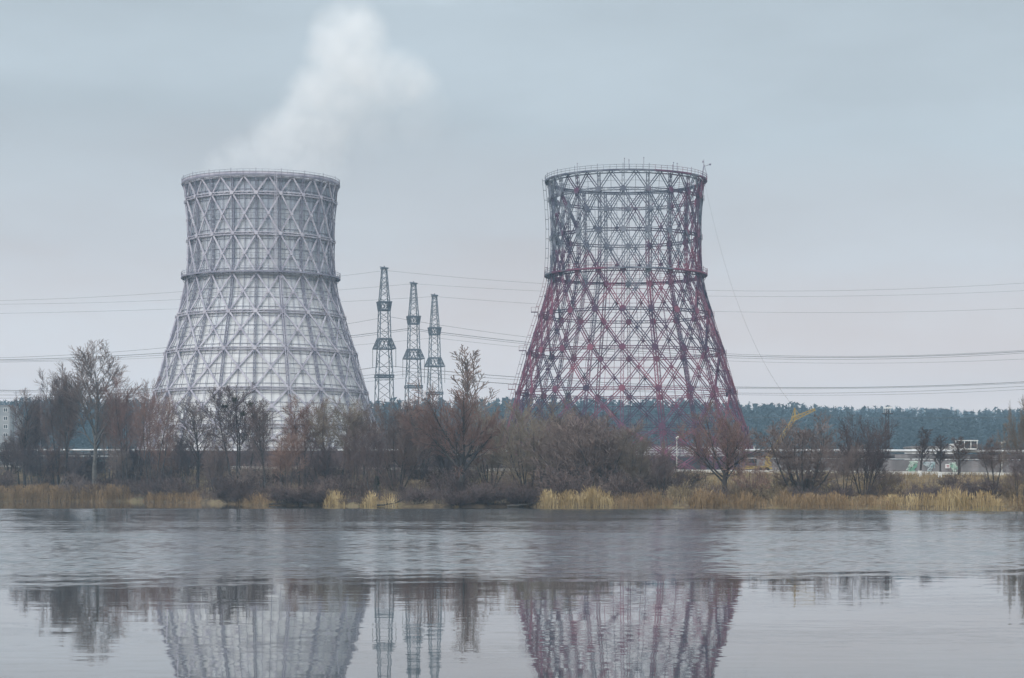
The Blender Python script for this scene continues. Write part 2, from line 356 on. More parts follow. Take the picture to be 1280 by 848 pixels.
# the lake: one sheet, finely meshed where the breeze ruffles it (from about fifty metres out to the lee of the far bank)
def lake():
    r = np.random.default_rng(11)
    yv = np.concatenate([np.arange(46, 110, .055), np.arange(110, 250.1, .095)]); cols = 320
    sv = np.linspace(-1, 1, cols)
    Yg, Sg = np.meshgrid(yv, sv, indexing='ij'); half = Yg*.30 + 8; Xg = Sg*half
    H = np.zeros_like(Xg)
    for lam in np.geomspace(.21, .60, 36):
        th = r.normal(0, .42); k = 2*math.pi/lam
        H += (.055/math.sqrt(36)*1.414)/k*np.sin(k*(Yg*math.cos(th) + Xg*math.sin(th)) + r.uniform(0, 6.28))
    def soft(sx_, sy_, n, seed):
        q = np.random.default_rng(seed); o = np.zeros_like(Xg)
        for i in range(n):
            f = 1.75**(i*.55); o += np.sin(Xg*q.normal(0, 1)*f/sx_ + Yg*q.normal(0, 1)*f/sy_ + q.uniform(0, 6.28))/f**.6
        return o/o.std()
    edge = Yg - .12*Xg + 2.0*soft(11, 6, 9, 1) + 1.4*soft(1.8, 1.2, 8, 2)
    m1 = np.clip((edge - 53)/9, 0, 1); m1 = m1*m1*(3 - 2*m1)
    sh = np.array([shore_y(x) for x in np.linspace(-90, 90, 181)]); shg = np.interp(Xg, np.linspace(-90, 90, 181), sh)
    m2 = np.clip((np.minimum(243 + 2*soft(12, 30, 6, 3), shg - 2) - Yg)/8, 0, 1)
    amp = np.clip(1 + .17*soft(40, 12, 9, 4) + .12*soft(4, 1.6, 8, 5), .45, 1.7)
    Z = H*m1*m2*amp
    Z[0] = 0; Z[-1] = 0; Z[:, 0] = 0; Z[:, -1] = 0
    nr = len(yv); V = np.stack([Xg, Yg, Z], -1).reshape(-1, 3)
    i, j = np.meshgrid(np.arange(nr-1), np.arange(cols-1), indexing='ij'); a = (i*cols + j).ravel()
    Q = np.stack([a, a+1, a+cols+1, a+cols], 1)
    n0 = len(V); A, B = yv[0], yv[-1]
    ext = np.array([(-1390, -195, 0), (1390, -195, 0), (1390, A, 0), (1390, B, 0), (1390, 700, 0), (-1390, 700, 0), (-1390, B, 0), (-1390, A, 0)], float)
    V = np.concatenate([V, ext])
    Fx = [[n0, n0+1, n0+2] + list(range(cols-1, -1, -1)) + [n0+7], [n0+7] + list(range(0, nr*cols, cols)) + [n0+6], [n0+2, n0+3] + list(range(nr*cols-1, cols-2, -cols)), [n0+6] + list(range((nr-1)*cols, nr*cols)) + [n0+3, n0+4, n0+5]]
    me = bpy.data.meshes.new('water'); loops = np.concatenate([Q.ravel()] + [np.array(f) for f in Fx]); nq = len(Q)
    me.vertices.add(len(V)); me.vertices.foreach_set('co', V.astype('f').ravel()); me.loops.add(len(loops)); me.loops.foreach_set('vertex_index', loops.astype('i'))
    st_ = np.concatenate([np.arange(nq)*4, nq*4 + np.cumsum([0] + [len(f) for f in Fx[:-1]])])
    me.polygons.add(nq + 4); me.polygons.foreach_set('loop_start', st_.astype('i')); me.update(calc_edges=True); me.validate()
    me.polygons.foreach_set('use_smooth', [True]*len(me.polygons)); me.materials.append(M['water'])
    at = me.attributes.new('ruffle', 'FLOAT', 'POINT'); at.data.foreach_set('value', np.concatenate([(m1*m2*amp).ravel(), np.zeros(8)]).astype('f'))
    o = bpy.data.objects.new('water', me); COL.objects.link(o); tag(o, kind='structure')
lake()

rx = [x for x in np.arange(-180, 181, 4.0)]
b = MB()
for x in rx:
    b.v += [Vector((x, road_y(x) + 2.2, gz(x, road_y(x) + 2.2) + .03)), Vector((x, road_y(x) + 10, gz(x, road_y(x) + 10) + .03))]
for i in range(len(rx)-1): b.f.append((2*i, 2*i+2, 2*i+3, 2*i+1))
tag(b.build('road', M['asphalt']), kind='structure')

# concrete parapet along the lake side of the road, cast in sections
pr = tag(empty('parapet', (0, road_y(0), plateau(0))), 'long low pale concrete parapet along the lake side of the road', 'parapet')
b = MB(); n = 0
x = -170.0
while x < 165:
    x2 = x + 5.9; r2 = random.Random(int(x*10))
    p, q = Vector((x, road_y(x) + .9, gz(x, road_y(x)+1.2))), Vector((x2, road_y(x2) + .9, gz(x2, road_y(x2)+1.2)))
    h = .46 + r2.uniform(-.05, .05)
    if True:
        b.bar(p + Vector((0, 0, h/2 - .05)) - pr.location, q + Vector((0, 0, h/2 - .05)) - pr.location, .3, h + .1)
    x = x2
b.build('wall_section', M['concrete'], pr)

# ------------------------------------------------------------------ hyperbolic towers
PROFILE = [(0, 36.4), (24, 29.0), (39.1, 24.8), (46.5, 22.3), (49.5, 21.6), (53, 20.4), (57, 19.55), (63, 19.2), (70, 19.1), (76, 19.45), (82, 20.0), (86, 20.5)]
def rad_at(z): return lerp_table(z, PROFILE)
NB = 20

def tower(name, label, cat, cx, cy, zb, levels, phase, steel, steel2, gusset, clad):
    CH, LC = (.14, .075) if clad else (.115, .06)
    root = tag(empty(name, (cx, cy, zb)), label, cat)
    ph = R_(phase)
    def P(i, z, dr=0.0):
        a = ph + 2*math.pi*i/NB; r = rad_at(z) + dr
        return Vector((r*math.sin(a), -r*math.cos(a), z - zb))
    def outw(i):
        a = ph + 2*math.pi*i/NB
        return Vector((math.sin(a), -math.cos(a), 0))
    def truss(m, a, bb, n, wd, dp, ch, lc, step, faces=(0, 1, 2, 3)):
        """box truss from a to bb: four chords and zigzag lacing; n is the outward direction"""
        a = Vector(a); bb = Vector(bb); d = (bb - a); ln = d.length; d.normalize()
        sd_ = d.cross(Vector(n)).normalized(); nn = sd_.cross(d).normalized()
        cs = [sd_*(sx*wd/2) + nn*(sy*dp/2) for sx, sy in ((-1, 1), (1, 1), (1, -1), (-1, -1))]
        for c in cs: m.bar(a + c, bb + c, ch, ch, nn)
        k = max(2, int(round(ln/step)))
        for f in faces:
            c0, c1 = cs[f], cs[(f+1) % 4]
            for i in range(k):
                p = a + d*(ln*i/k); q = a + d*(ln*(i+1)/k)
                if i % 2: m.bar(p + c0, q + c1, lc, lc, nn)
                else: m.bar(p + c1, q + c0, lc, lc, nn)
    zs = levels                                  # from foot to rim
    top = zs[-1]
    # columns
    for i in range(NB):
        m = MB()
        zz = [zb] + zs
        fine = []
        for z0, z1 in zip(zz, zz[1:]):
            fine.append(z0)
            if z1 - z0 > 6: fine.append((z0 + z1)/2)
        fine.append(top)
        for z0, z1 in zip(fine, fine[1:]):
            truss(m, P(i, z0), P(i, z1), outw(i), (.56 if clad else .72) if z0 < 57 else (.48 if clad else .62), .55 if clad else .62, CH*.9, LC, 1.25)
        m.build('column', steel2, root)
    # rings at every level
    ring_objs = []
    for li, z in enumerate(zs):
        m = MB()
        for i in range(NB):
            truss(m, P(i, z), P(i+1, z), outw(i+.5), .62, .7, .19 if clad else .14, LC, 1.5)
        ring_objs.append(m.build('ring_beam', steel, root))
    # thin mid rings and girts
    for z0, z1 in zip(zs, zs[1:]):
        m = MB(); zm = (z0+z1)/2
        half = (z1 == top)
        cs = ([.25, .75] if not half else [.5]) if not clad else []
        for c in cs:
            z = z0 + (z1 - z0)*c
            for i in range(NB*2):
                m.bar(P(i/2, z, -.35), P(i/2+.5, z, -.35), .065, .065)
        if not half:
            for i in range(NB*2): m.bar(P(i/2, zm, .05), P(i/2+.5, zm, .05), .11, .11)
        for i in range(NB): m.bar(P(i+.5, z0, -.1), P(i+.5, z1, -.1), .10, .10)
        m.build('girt_ring', steel2, root)
    # crossed diagonals, bay by bay
    cells = []
    for t, (z0, z1) in enumerate(zip([zb + .5] + zs, zs)):
        for i in range(NB):
            a = ph + 2*math.pi*(i+.5)/NB
            cells.append((-math.cos(a), t, i, z0, z1))
    order = sorted(cells, key=lambda c: (c[0], -c[1]))
    individual = set((c[1], c[2]) for c in sorted(cells, key=lambda c: c[0] - .02*c[1])[:100])
    rest = MB()
    for _, t, i, z0, z1 in cells:
        m = MB() if (t, i) in individual else rest
        o = outw(i+.5)
        if z1 == top:
            e = P(i+.5, z1, .1)
            pairs = [(P(i, z0, .1), e), (P(i+1, z0, .1), e)]
        else:
            mid = (P(i, z0, .15) + P(i+1, z1, .15))/2
            pairs = [(P(i, z0, .15), P(i+1, z1, .15)), (P(i+1, z0, .15), P(i, z1, .15))]
            oc = [mid + o*.45 + (Vector((0, 0, 1))*math.sin(q*math.pi/4+.39) + Vector((0, 0, 1)).cross(o)*math.cos(q*math.pi/4+.39))*.42 for q in range(8)]
            m.prism(oc, o, .1)
        for q, (a, bb) in enumerate(pairs):
            d = (bb - a).normalized(); sdv = d.cross(o).normalized()
            off = o*(.2 if q else -.12)
            if clad: m.bar(a + off, bb + off, .40, .26, o); continue
            for s_ in (-.30, .30):
                m.bar(a + sdv*s_ + off, bb + sdv*s_ + off, .21, .17, o)
            k = max(2, int((bb-a).length/2.6))
            for j in range(k):
                p = a + (bb-a)*((j+.5)/k); 
                m.bar(p - sdv*.30 + off, p + sdv*.30 + off, .08, .08, o)
        if m is not rest: m.build('cross_brace', steel, root)
    tag(rest.build('cross_brace', steel, root), kind='stuff')
    # gusset plates on the nodes
    restg = MB()
    gcells = []
    for li, z in enumerate(zs[:-1]):
        for i in range(NB):
            a = ph + 2*math.pi*i/NB; gcells.append((-math.cos(a) - .02*li, li, i, z))
    ind = set((c[1], c[2]) for c in sorted(gcells)[:100])
    for _, li, i, z in gcells:
        o = outw(i); m = MB() if (li, i) in ind else restg
        c = P(i, z, .62 if math.cos(2*math.pi*i/NB + ph) > -.2 else -.62); side = Vector((0, 0, 1)).cross(o)
        r0 = (.80 if not clad else .52) * (1.0 if z > 50 else 1.08)
        poly = [c + Vector((0, 0, 1))*math.sin(q*math.pi/4+.39)*r0 + side*math.cos(q*math.pi/4+.39)*r0 for q in range(8)]
        m.prism(poly, o, .12)
        if m is not restg: m.build('gusset_plate', gusset, ring_objs[li])
    tag(restg.build('gusset_plate', gusset, root), kind='stuff')
    # galleries: walkway with railing at the waist and around the rim
    for z, ext, base in ((zs[-4], 1.15, .35), (top, .55 if clad else .75, .25)):
        m = MB(); rl = MB(); K = 80
        for k in range(K):
            i0, i1 = k*NB/K, (k+1)*NB/K
            p0, p1 = P(i0, z, base), P(i1, z, base); q0, q1 = P(i0, z, base+ext), P(i1, z, base+ext)
            m.prism([p0 + Vector((0, 0, .45)), p1 + Vector((0, 0, .45)), q1 + Vector((0, 0, .45)), q0 + Vector((0, 0, .45))], (0, 0, 1), .14)
            m.bar(q0 + Vector((0, 0, .3)), q1 + Vector((0, 0, .3)), .16, .4)
            for h in (.6, 1.15):
                rl.bar(q0 + Vector((0, 0, .45+h)), q1 + Vector((0, 0, .45+h)), .07, .07)
            rl.bar(q0 + Vector((0, 0, .45)), q0 + Vector((0, 0, 1.65 if k % 4 else 2.0)), .07 if k % 4 else .11)
            if k % 4 == 0: m.bar(P(i0, z - 1.3, .3), q0 + Vector((0, 0, .3)), .12)
        g = m.build('gallery', steel2, root); rl.build('railing', steel2, g)
    # foot ring and pads
    for i in range(NB):
        m = MB(); p = P(i, zb); m.box(p + Vector((0, 0, .3)), (1.9, 1.9, .9), ph + 2*math.pi*i/NB); m.build('footing', M['concrete_grey'], root)
    return root, P, outw

levL = [11.9, 18.3, 27.8, 38.1, 47.8, 57.8, 68.0, 78.3, 82.6]
LX, LY = PX(326.3, 560), 560.0
tl, PL, OL = tower('cooling_tower', 'pale grey lattice cooling tower clad in white sheeting, plume of steam above it', 'cooling tower',
                   LX, LY, plateau(LX), levL, 3.2, M['lattice_grey'], M['lattice_dark'], M['lattice_grey'], True)
# cladding of the first tower: a double walled shell inside the frame
zb = plateau(LX)
K = 160; zs_ = list(np.arange(11.9, 82.7, 1.0)) + [82.7]
me = bpy.data.meshes.new('cladding'); V = []; F = []; UV = []
for w_, dr in ((0, -.85), (1, -1.25)):
    for z in zs_:
        for k in range(K):
            a = 2*math.pi*k/K; fold = .05 if k % 2 else 0
            r = rad_at(z) + dr + fold
            V.append((r*math.sin(a), -r*math.cos(a), z - zb))
nz_ = len(zs_)
def vid(w_, j, k): return w_*nz_*K + j*K + k % K
for w_ in (0, 1):
    for j in range(nz_-1):
        for k in range(K):
            q = (vid(w_, j, k), vid(w_, j, k+1), vid(w_, j+1, k+1), vid(w_, j+1, k))
            t = [(k/K, j/(nz_-1)), ((k+1)/K, j/(nz_-1)), ((k+1)/K, (j+1)/(nz_-1)), (k/K, (j+1)/(nz_-1))]
            if w_: q = q[::-1]; t = t[::-1]
            F.append(q); UV += t
for j in (0, nz_-1):
    for k in range(K):
        q = (vid(0, j, k), vid(1, j, k), vid(1, j, k+1), vid(0, j, k+1))
        if j: q = q[::-1]
        F.append(q); UV += [(k/K, float(j > 0))]*4
me.from_pydata(V, [], F); me.materials.append(M['cladding'])
uvl = me.uv_layers.new(name='UVMap'); uvl.data.foreach_set('uv', np.asarray(UV, 'f').ravel())
sh = bpy.data.objects.new('cladding', me); COL.objects.link(sh); sh.parent = tl
m = MB()
for z0, z1 in zip(levL, levL[1:]):
    n_ = 4 if z1 - z0 > 6 else 2
    for c in range(n_):
        z = z0 + (z1 - z0)*(c+.5)/n_
        for i in range(NB*2): m.bar(PL(i/2, z, -.62), PL(i/2+.5, z, -.62), .12, .12)
    for i in range(NB*4):
        if i % 4: m.bar(PL(i/4, z0, -.7), PL(i/4, z1, -.7), .07, .07)
m.build('batten_grid', M['lattice_dark'], sh)
# solid parapet around its rim, ladder on its face
m = MB()
for k in range(80):
    i0, i1 = k*NB/80, (k+1)*NB/80
    m.bar(PL(i0, 83.1, .62), PL(i1, 83.1, .62), .14, 1.1, (0, 0, 1))
m.build('rim_band', M['lattice_grey'], tl)
def ladder(root, P, at, z0, z1, dr, mat, cage=True):
    m = MB(); da = .25*NB/(2*math.pi*20)
    z = z0
    while z < z1:
        zn = min(z1, z + 2.5)
        for s_ in (-1, 1): m.bar(P(at + s_*da, z, dr), P(at + s_*da, zn, dr), .09)
        k = 7
        for j in range(k): 
            t = z + (zn - z)*j/k; m.bar(P(at - da, t, dr), P(at + da, t, dr), .05)
        if cage:
            for s_ in (-1.4, 0, 1.4): m.bar(P(at + s_*da, z, dr + .75), P(at + s_*da, zn, dr + .75), .05)
            m.bar(P(at - 1.4*da, z, dr), P(at - 1.4*da, z, dr+.75), .06); m.bar(P(at + 1.4*da, z, dr), P(at + 1.4*da, z, dr+.75), .06); m.bar(P(at - 1.4*da, z, dr+.75), P(at + 1.4*da, z, dr+.75), .06)
        z = zn
    return m.build('ladder', mat, root)
ladder(tl, PL, (17 - 3.2)/18, 58.5, 83, 1.0, M['lattice_grey'])
ladder(tl, PL, (21 - 3.2)/18, 14, 57, 1.0, M['lattice_grey'])
# basin rim under the shell
m = MB()
for k in range(80):
    i0, i1 = k*NB/80, (k+1)*NB/80
    m.bar(PL(i0, zb + .9, 2.6), PL(i1, zb + .9, 2.6), .4, 1.8, (0, 0, 1))
m.build('basin_wall', M['concrete_grey'], tl)

RX, RY = PX(782.3, 546), 546.0
levR = [11.2, 17.6, 27.1, 37.4, 47.2, 57.2, 67.3, 77.4, 81.6]
tr_, PR, OR = tower('tower_skeleton', 'stripped cooling tower skeleton of red and grey steel lattice, open to the sky', 'tower frame',
                    RX, RY, plateau(RX), levR, -5.0, M['red_steel'], M['red_steel'], M['red_gusset'], False)
ladder(tr_, PR, (-88 + 5)/18, 12, 82.5, .9, M['red_steel'])
# small landings on the ladder
for z in (19, 28, 38, 48):
    m = MB(); p = PR((-88+5)/18, z, 1.7); m.box(p, (1.9, 1.9, .12))
    for sx_, sy_ in ((-1, -1), (1, -1), (1, 1), (-1, 1)): m.bar(p + Vector((sx_*.9, sy_*.9, 0)), p + Vector((sx_*.9, sy_*.9, 1.2)), .07)
    for a_, b_ in (((-1, -1), (1, -1)), ((1, -1), (1, 1)), ((-1, 1), (-1, -1))): m.bar(p + Vector((a_[0]*.9, a_[1]*.9, 1.2)), p + Vector((b_[0]*.9, b_[1]*.9, 1.2)), .07)
    m.build('landing', M['red_steel'], tr_)
# little derrick on the rim, top right
m = MB(); c = PR((69+5)/18, 82.3, .9)
for a in (0, 2.1, 4.2): m.bar(c + Vector((math.cos(a)*.8, math.sin(a)*.8, 0)), c + Vector((0, 0, 3.1)), .14)
m.bar(c + Vector((0, 0, 1.4)), c + Vector((0, 0, 4.2)), .12); m.bar(c + Vector((0, 0, 2.4)), c + Vector((1.6, 0, 2.9)), .12); m.box(c + Vector((1.6, 0, 2.9)), (.5, .4, .4)); m.box(c + Vector((-.2, 0, 3.6)), (.4, .4, .5))
der = m.build('derrick', M['lattice_dark'], tr_)
for a_, h_ in ((-38, 2.0), (-4, 2.6), (-1, 2.2), (9, 2.8), (31, 2.0), (34, 1.9)):
    m = MB(); p = PR((a_+5)/18, 82, 1.3); m.bar(p, p + Vector((0, 0, h_)), .12); m.box(p + Vector((0, 0, h_)), (.25, .25, .25)); m.build('aerial', M['lattice_dark'], tr_)

# ------------------------------------------------------------------ three crossing masts and their wires
def mast(Y, uc, vtop, lab, vs, rz):
    x = PX(uc, Y); g = gz(x, Y); zt = PZ(vtop, Y); s = Y / FP
    root = tag(empty('lattice_mast', (x, Y, g), rz), lab, 'pylon', 'lattice masts between the towers')
    z_up, z_col, z_ring = PZ(vs[0], Y) - g, PZ(vs[1], Y) - g, PZ(vs[2], Y) - g
    zt -= g
    wtab = [(0, 6.2), (z_ring, 4.75), (z_col, 3.7), (z_up, 3.05), (zt, 1.45)]
    def wd(z): return lerp_table(z, wtab)
    def cor(z, k, e=0.0):
        h = wd(z)/2 + e; sx_, sy_ = ((-1, -1), (1, -1), (1, 1), (-1, 1))[k % 4]; return Vector((sx_*h, sy_*h, z))
    zz = [0.0]
    while zz[-1] < zt - 1.2: zz.append(zz[-1] + wd(zz[-1])*.72)
    zz[-1] = zt
    for k in range(4):
        m = MB()
        for a, b_ in zip(zz, zz[1:]): m.bar(cor(a, k), cor(b_, k), .26 if a < z_up else .2)
        m.build('leg', M['galv'], root)
    for k in range(4):
        m = MB()
        for j, (a, b_) in enumerate(zip(zz, zz[1:])):
            if j % 2: m.bar(cor(a, k), cor(b_, k+1), .14)
            else: m.bar(cor(a, k+1), cor(b_, k), .14)
            if a > z_up: m.bar(cor(a, k), cor(b_, k+1), .1); m.bar(cor(a, k+1), cor(b_, k), .1)
            if j % 4 == 0: m.bar(cor(a, k), cor(a, k+1), .11)
        m.build('lacing', M['galv'], root)
    # collars
    for (z, hgt, e0, e1) in ((z_up - 2.3, 2.6, .12, .55), (z_col - 1.6, 3.2, 1.2, .2), (z_ring, .7, .25, .25)):
        m = MB()
        for k in range(4):
            for zz_, e in ((z, e0), (z + hgt, e1)):
                m.bar(cor(zz_, k, e), cor(zz_, k+1, e), .28, .34)
            m.bar(cor(z, k, e0), cor(z + hgt, k, e1), .2)
            if hgt > 1:
                for q in range(4):
                    t0, t1 = q/4, (q+1)/4
                    lo0, lo1 = cor(z, k, e0).lerp(cor(z, k+1, e0), t0), cor(z, k, e0).lerp(cor(z, k+1, e0), t1)
                    hi0, hi1 = cor(z+hgt, k, e1).lerp(cor(z+hgt, k+1, e1), t0), cor(z+hgt, k, e1).lerp(cor(z+hgt, k+1, e1), t1)
                    m.bar(lo0, hi1, .13); m.bar(hi0, lo1, .13)
        m.build('collar', M['galv'], root)
    m = MB()
    m.prism([cor(zt, k, .35) for k in range(4)], (0, 0, 1), .35)
    m.bar((-1.45, 0, zt + .5), (1.45, 0, zt + .2), .3, .3); m.bar((0, 0, zt), (0, 0, zt + .9), .3)
    m.build('head', M['galv'], root)
    for k in (0, 1, 2, 3):
        m = MB(); p = cor(z_col - 1.6, k, 1.2)
        n_ = 26; L_ = 6.2
        pts = [p + Vector((0, 0, -L_*i/n_)) for i in range(n_+1)]
        m.tube(pts, [.11 if i % 2 else .06 for i in range(n_+1)], 6)
        m.build('insulator', M['wire'], root)
    return root
ROT = R_(17)
Ys = (686.0, 739.0, 787.0)
mast(Ys[0], 480.3, 336, 'tall slender steel lattice mast with a wide cap, leftmost and tallest of the three masts', (379, 430, 472), ROT)
mast(Ys[1], 517.0, 355, 'slender steel lattice mast standing in the middle of the three masts', (397, 443, 485), ROT)
mast(Ys[2], 543.2, 370, 'slender steel lattice mast, shortest looking of three, nearest the open red skeleton', (411, 453, 493), ROT)

def parab(p):
    (x0, y0), (x1, y1), (x2, y2) = p
    A = np.array([[x0*x0, x0, 1], [x1*x1, x1, 1], [x2*x2, x2, 1]], float); return np.linalg.solve(A, np.array([y0, y1, y2], float))
def wire(label, Y, left, right, r, dy=0.0):
    m = MB(); Yw = Y + dy
    a = parab(left); c = parab(right); pts = []
    for u in np.linspace(-260, left[0][0], 28): pts.append((PX(u, Yw), Yw, PZ(a[0]*u*u + a[1]*u + a[2], Yw)))
    for u in np.linspace(right[0][0], 1460, 50): pts.append((PX(u, Yw), Yw, PZ(c[0]*u*u + c[1]*u + c[2], Yw)))
    m.tube(pts, r, 5); tag(m.build('power_line', M['wire']), label, 'power line', 'power lines strung through the three masts')
wire('thin earth wire running over the cap of the leftmost lattice mast, highest wire in view', Ys[0], [(476, 339), (230, 364.5), (0, 376)], [(484, 338.5), (900, 363.5), (1280, 354)], .035)
wire('thin earth wire running over the top of the middle lattice mast', Ys[1], [(515, 355), (230, 374.5), (0, 380.5)], [(519, 355), (900, 370.5), (1280, 363.5)], .035)
wire('thin earth wire running over the top of the mast nearest the red skeleton', Ys[2], [(541, 371), (230, 386), (0, 392)], [(545, 371), (900, 389.6), (1280, 385.5)], .04)
wire('single sagging conductor hung at the upper collar of the leftmost mast', Ys[0], [(475, 398), (205, 435), (0, 447.5)], [(486, 396), (900, 442), (1280, 438)], .05)
wire('thick sagging conductor at the upper collar of the middle mast, upper of its pair', Ys[1], [(510, 411), (205, 441.5), (0, 450)], [(524, 412), (900, 444.5), (1280, 439.5)], .09)
wire('thick sagging conductor at the upper collar of the middle mast, lower of its pair', Ys[1], [(510, 413), (205, 444), (0, 451.5)], [(524, 414), (900, 447), (1280, 441.5)], .06, 3)
wire('thin conductor hung at the upper collar of the mast nearest the red skeleton', Ys[2], [(539, 423), (205, 447), (0, 453)], [(548, 423), (900, 451), (1280, 449)], .045)
wire('conductor hung below the skirt of the leftmost mast, lowest of its wires', Ys[0], [(472, 459), (190, 486), (0, 488)], [(491, 458), (920, 484), (1280, 477.5)], .085)
wire('conductor hung below the skirt of the middle mast, upper of its low pair', Ys[1], [(507, 464), (190, 488), (0, 490)], [(527, 466), (920, 485.6), (1280, 479)], .06)
wire('conductor hung below the skirt of the middle mast, lower of its low pair', Ys[1], [(507, 468), (190, 491), (0, 494)], [(527, 471), (920, 491.5), (1280, 483)], .06, 3)
wire('conductor hung below the skirt of the mast nearest the red skeleton, lowest wire of all', Ys[2], [(536, 470), (190, 494), (0, 498)], [(550, 473), (920, 493.5), (1280, 487)], .05)

# ------------------------------------------------------------------ fences, pipeline, buildings behind the road
def fence(label, u0, u1, dy, height, mat, nm='fence', step=3.0):
    x0, x1 = PX(u0, road_y(PX(u0, 360)) + dy), PX(u1, road_y(PX(u1, 320)) + dy)
    root = tag(empty(nm, (x0, road_y(x0) + dy, gz(x0, road_y(x0) + dy))), label, 'fence', 'fences along the far side of the road')
    m = MB(); n = int((x1 - x0)/step)
    for i in range(n):
        a, c = x0 + (x1-x0)*i/n, x0 + (x1-x0)*(i+1)/n
        pa = Vector((a, road_y(a) + dy, plateau(a))) - root.location; pc = Vector((c, road_y(c) + dy, plateau(c))) - root.location
        up = Vector((0, 0, height/2)); r2 = random.Random(i)
        m.bar(pa + up, pc + up, .16, height + r2.uniform(-.02, .02))
        m.bar(pa + Vector((0, -.05, height*.33)), pc + Vector((0, -.05, height*.33)), .16, .18); m.bar(pa + Vector((0, -.05, height*.66)), pc + Vector((0, -.05, height*.66)), .16, .18)
        po = MB(); po.bar(pa, pa + Vector((0, 0, height + .25)), .3, .3); po.build('post', mat, root)
    m.build('panel', mat, root)
    return root
fence('long dark brown boundary fence behind the road, below the clad cooling tower', 160, 500, 25, 3.75, M['fence_brown'])
fence('dark low fence behind the road, behind the thicket between the towers', 500, 775, 24, 2.9, M['fence_dark'])
gf = fence('grey concrete panel fence with faded graffiti and a small square sign', 950, 1420, 22, 2.35, M['concrete_grey'])
gl = gf.location
def on_fence(u, v0, v1, w_px, mat, name, seed):
    Y = 0
    x = PX(u, 320)
    for _ in range(4): Y = road_y(x) + 22; x = PX(u, Y)
    z0, z1 = PZ(v1, Y), PZ(v0, Y); w_ = w_px*Y/FP
    r2 = random.Random(seed); m = MB()
    if name == 'graffiti':
        for q in range(16):
            cx_, cz_ = x + r2.uniform(-.5, .5)*w_, z0 + (z1-z0)*r2.random()
            pts = [Vector((cx_ + r2.uniform(-.6, .6), Y - .21 - .002*q, min(z1, max(z0, cz_ + r2.uniform(-.5, .5))))) - gl for _ in range(5)]
            m.tube(pts, r2.uniform(.05, .11), 5)
    else:
        m.box(Vector((x, Y - .2, (z0+z1)/2)) - gl, (w_, .06, z1 - z0))
    return m.build(name, mat, gf)
on_fence(1144, 577, 590, 14, M['graf_green'], 'graffiti', 1)
on_fence(1166, 578, 589, 16, M['graf_teal'], 'graffiti', 2)
on_fence(1194, 579, 590, 8, M['graf_green'], 'graffiti', 3)
x = PX(1184, 314); Y = road_y(x) + 22; x = PX(1184, Y)
sg = empty('square_sign', (x, Y - .40, PZ(583, Y)))
tag(sg, 'small white square sign with a dull red mark fixed to the grey fence', 'sign')
m = MB(); m.box((0, 0, 0), (.72, .05, .62)); m.build('board', M['sign_white'], sg)
m = MB(); m.box((0, -.04, .08), (.36, .02, .12)); m.box((0, -.04, -.1), (.36, .02, .1)); m.build('mark', M['sign_red'], sg)

def pipeline(label, xa, xb):
    pl = tag(empty('pipeline', (xa, road_y(xa) + 48, plateau(xa))), label, 'pipeline')
    def pline(x, dz, dy=0): return Vector((x, road_y(x) + 48 + dy, plateau(x) + dz)) - pl.location
    xx = list(np.arange(xa, xb + .1, 5.0))
    m = MB(); m.tube([pline(x, 4.25) for x in xx], .2, 10); m.build('silver_pipe', M['pipe'], pl, True)
    m = MB(); m.tube([pline(x, 4.22, 1.2) for x in xx], .22, 10); m.build('silver_pipe', M['pipe'], pl, True)
    m = MB(); m.tube([pline(x, 3.35) for x in xx], .42, 12); m.build('dark_pipe', M['pipe_dark'], pl, True)
    m = MB(); m.tube([pline(x, 2.45, .1) for x in xx], .33, 12); m.build('dark_pipe', M['pipe_dark'], pl, True)
    m = MB(); m.tube([pline(x, 2.9, -.75) for x in xx], .07, 8); m.build('small_pipe', M['pipe'], pl, True)
    for x in np.arange(xa + 2, xb, 9.0):
        m = MB()
        for dy in (-.9, 1.9): m.bar(pline(x, 0, dy), pline(x, 4.0, dy), .3)
        for dz in (1.95, 2.86, 3.95): m.bar(pline(x, dz, -1.1), pline(x, dz, 2.1), .22, .12)
        m.build('trestle', M['pipe_dark'], pl)
    r2 = random.Random(int(xa)); m = MB()
    for _ in range(9):
        x = r2.uniform(xa + 3, xb - 3); m.bar(pline(x, 3.35, -.5), pline(x + r2.uniform(1.5, 4), 3.35, -.5), .1, .55)
    m.build('lagging_patch', M['concrete_grey'], pl)
pipeline('raised pipeline of silver and dark pipes on trestles at left, behind bare trees', -185.0, -15.0)
pipeline('long raised pipeline of silver and dark pipes on trestles, right of the red skeleton', 39.5, 154.5)

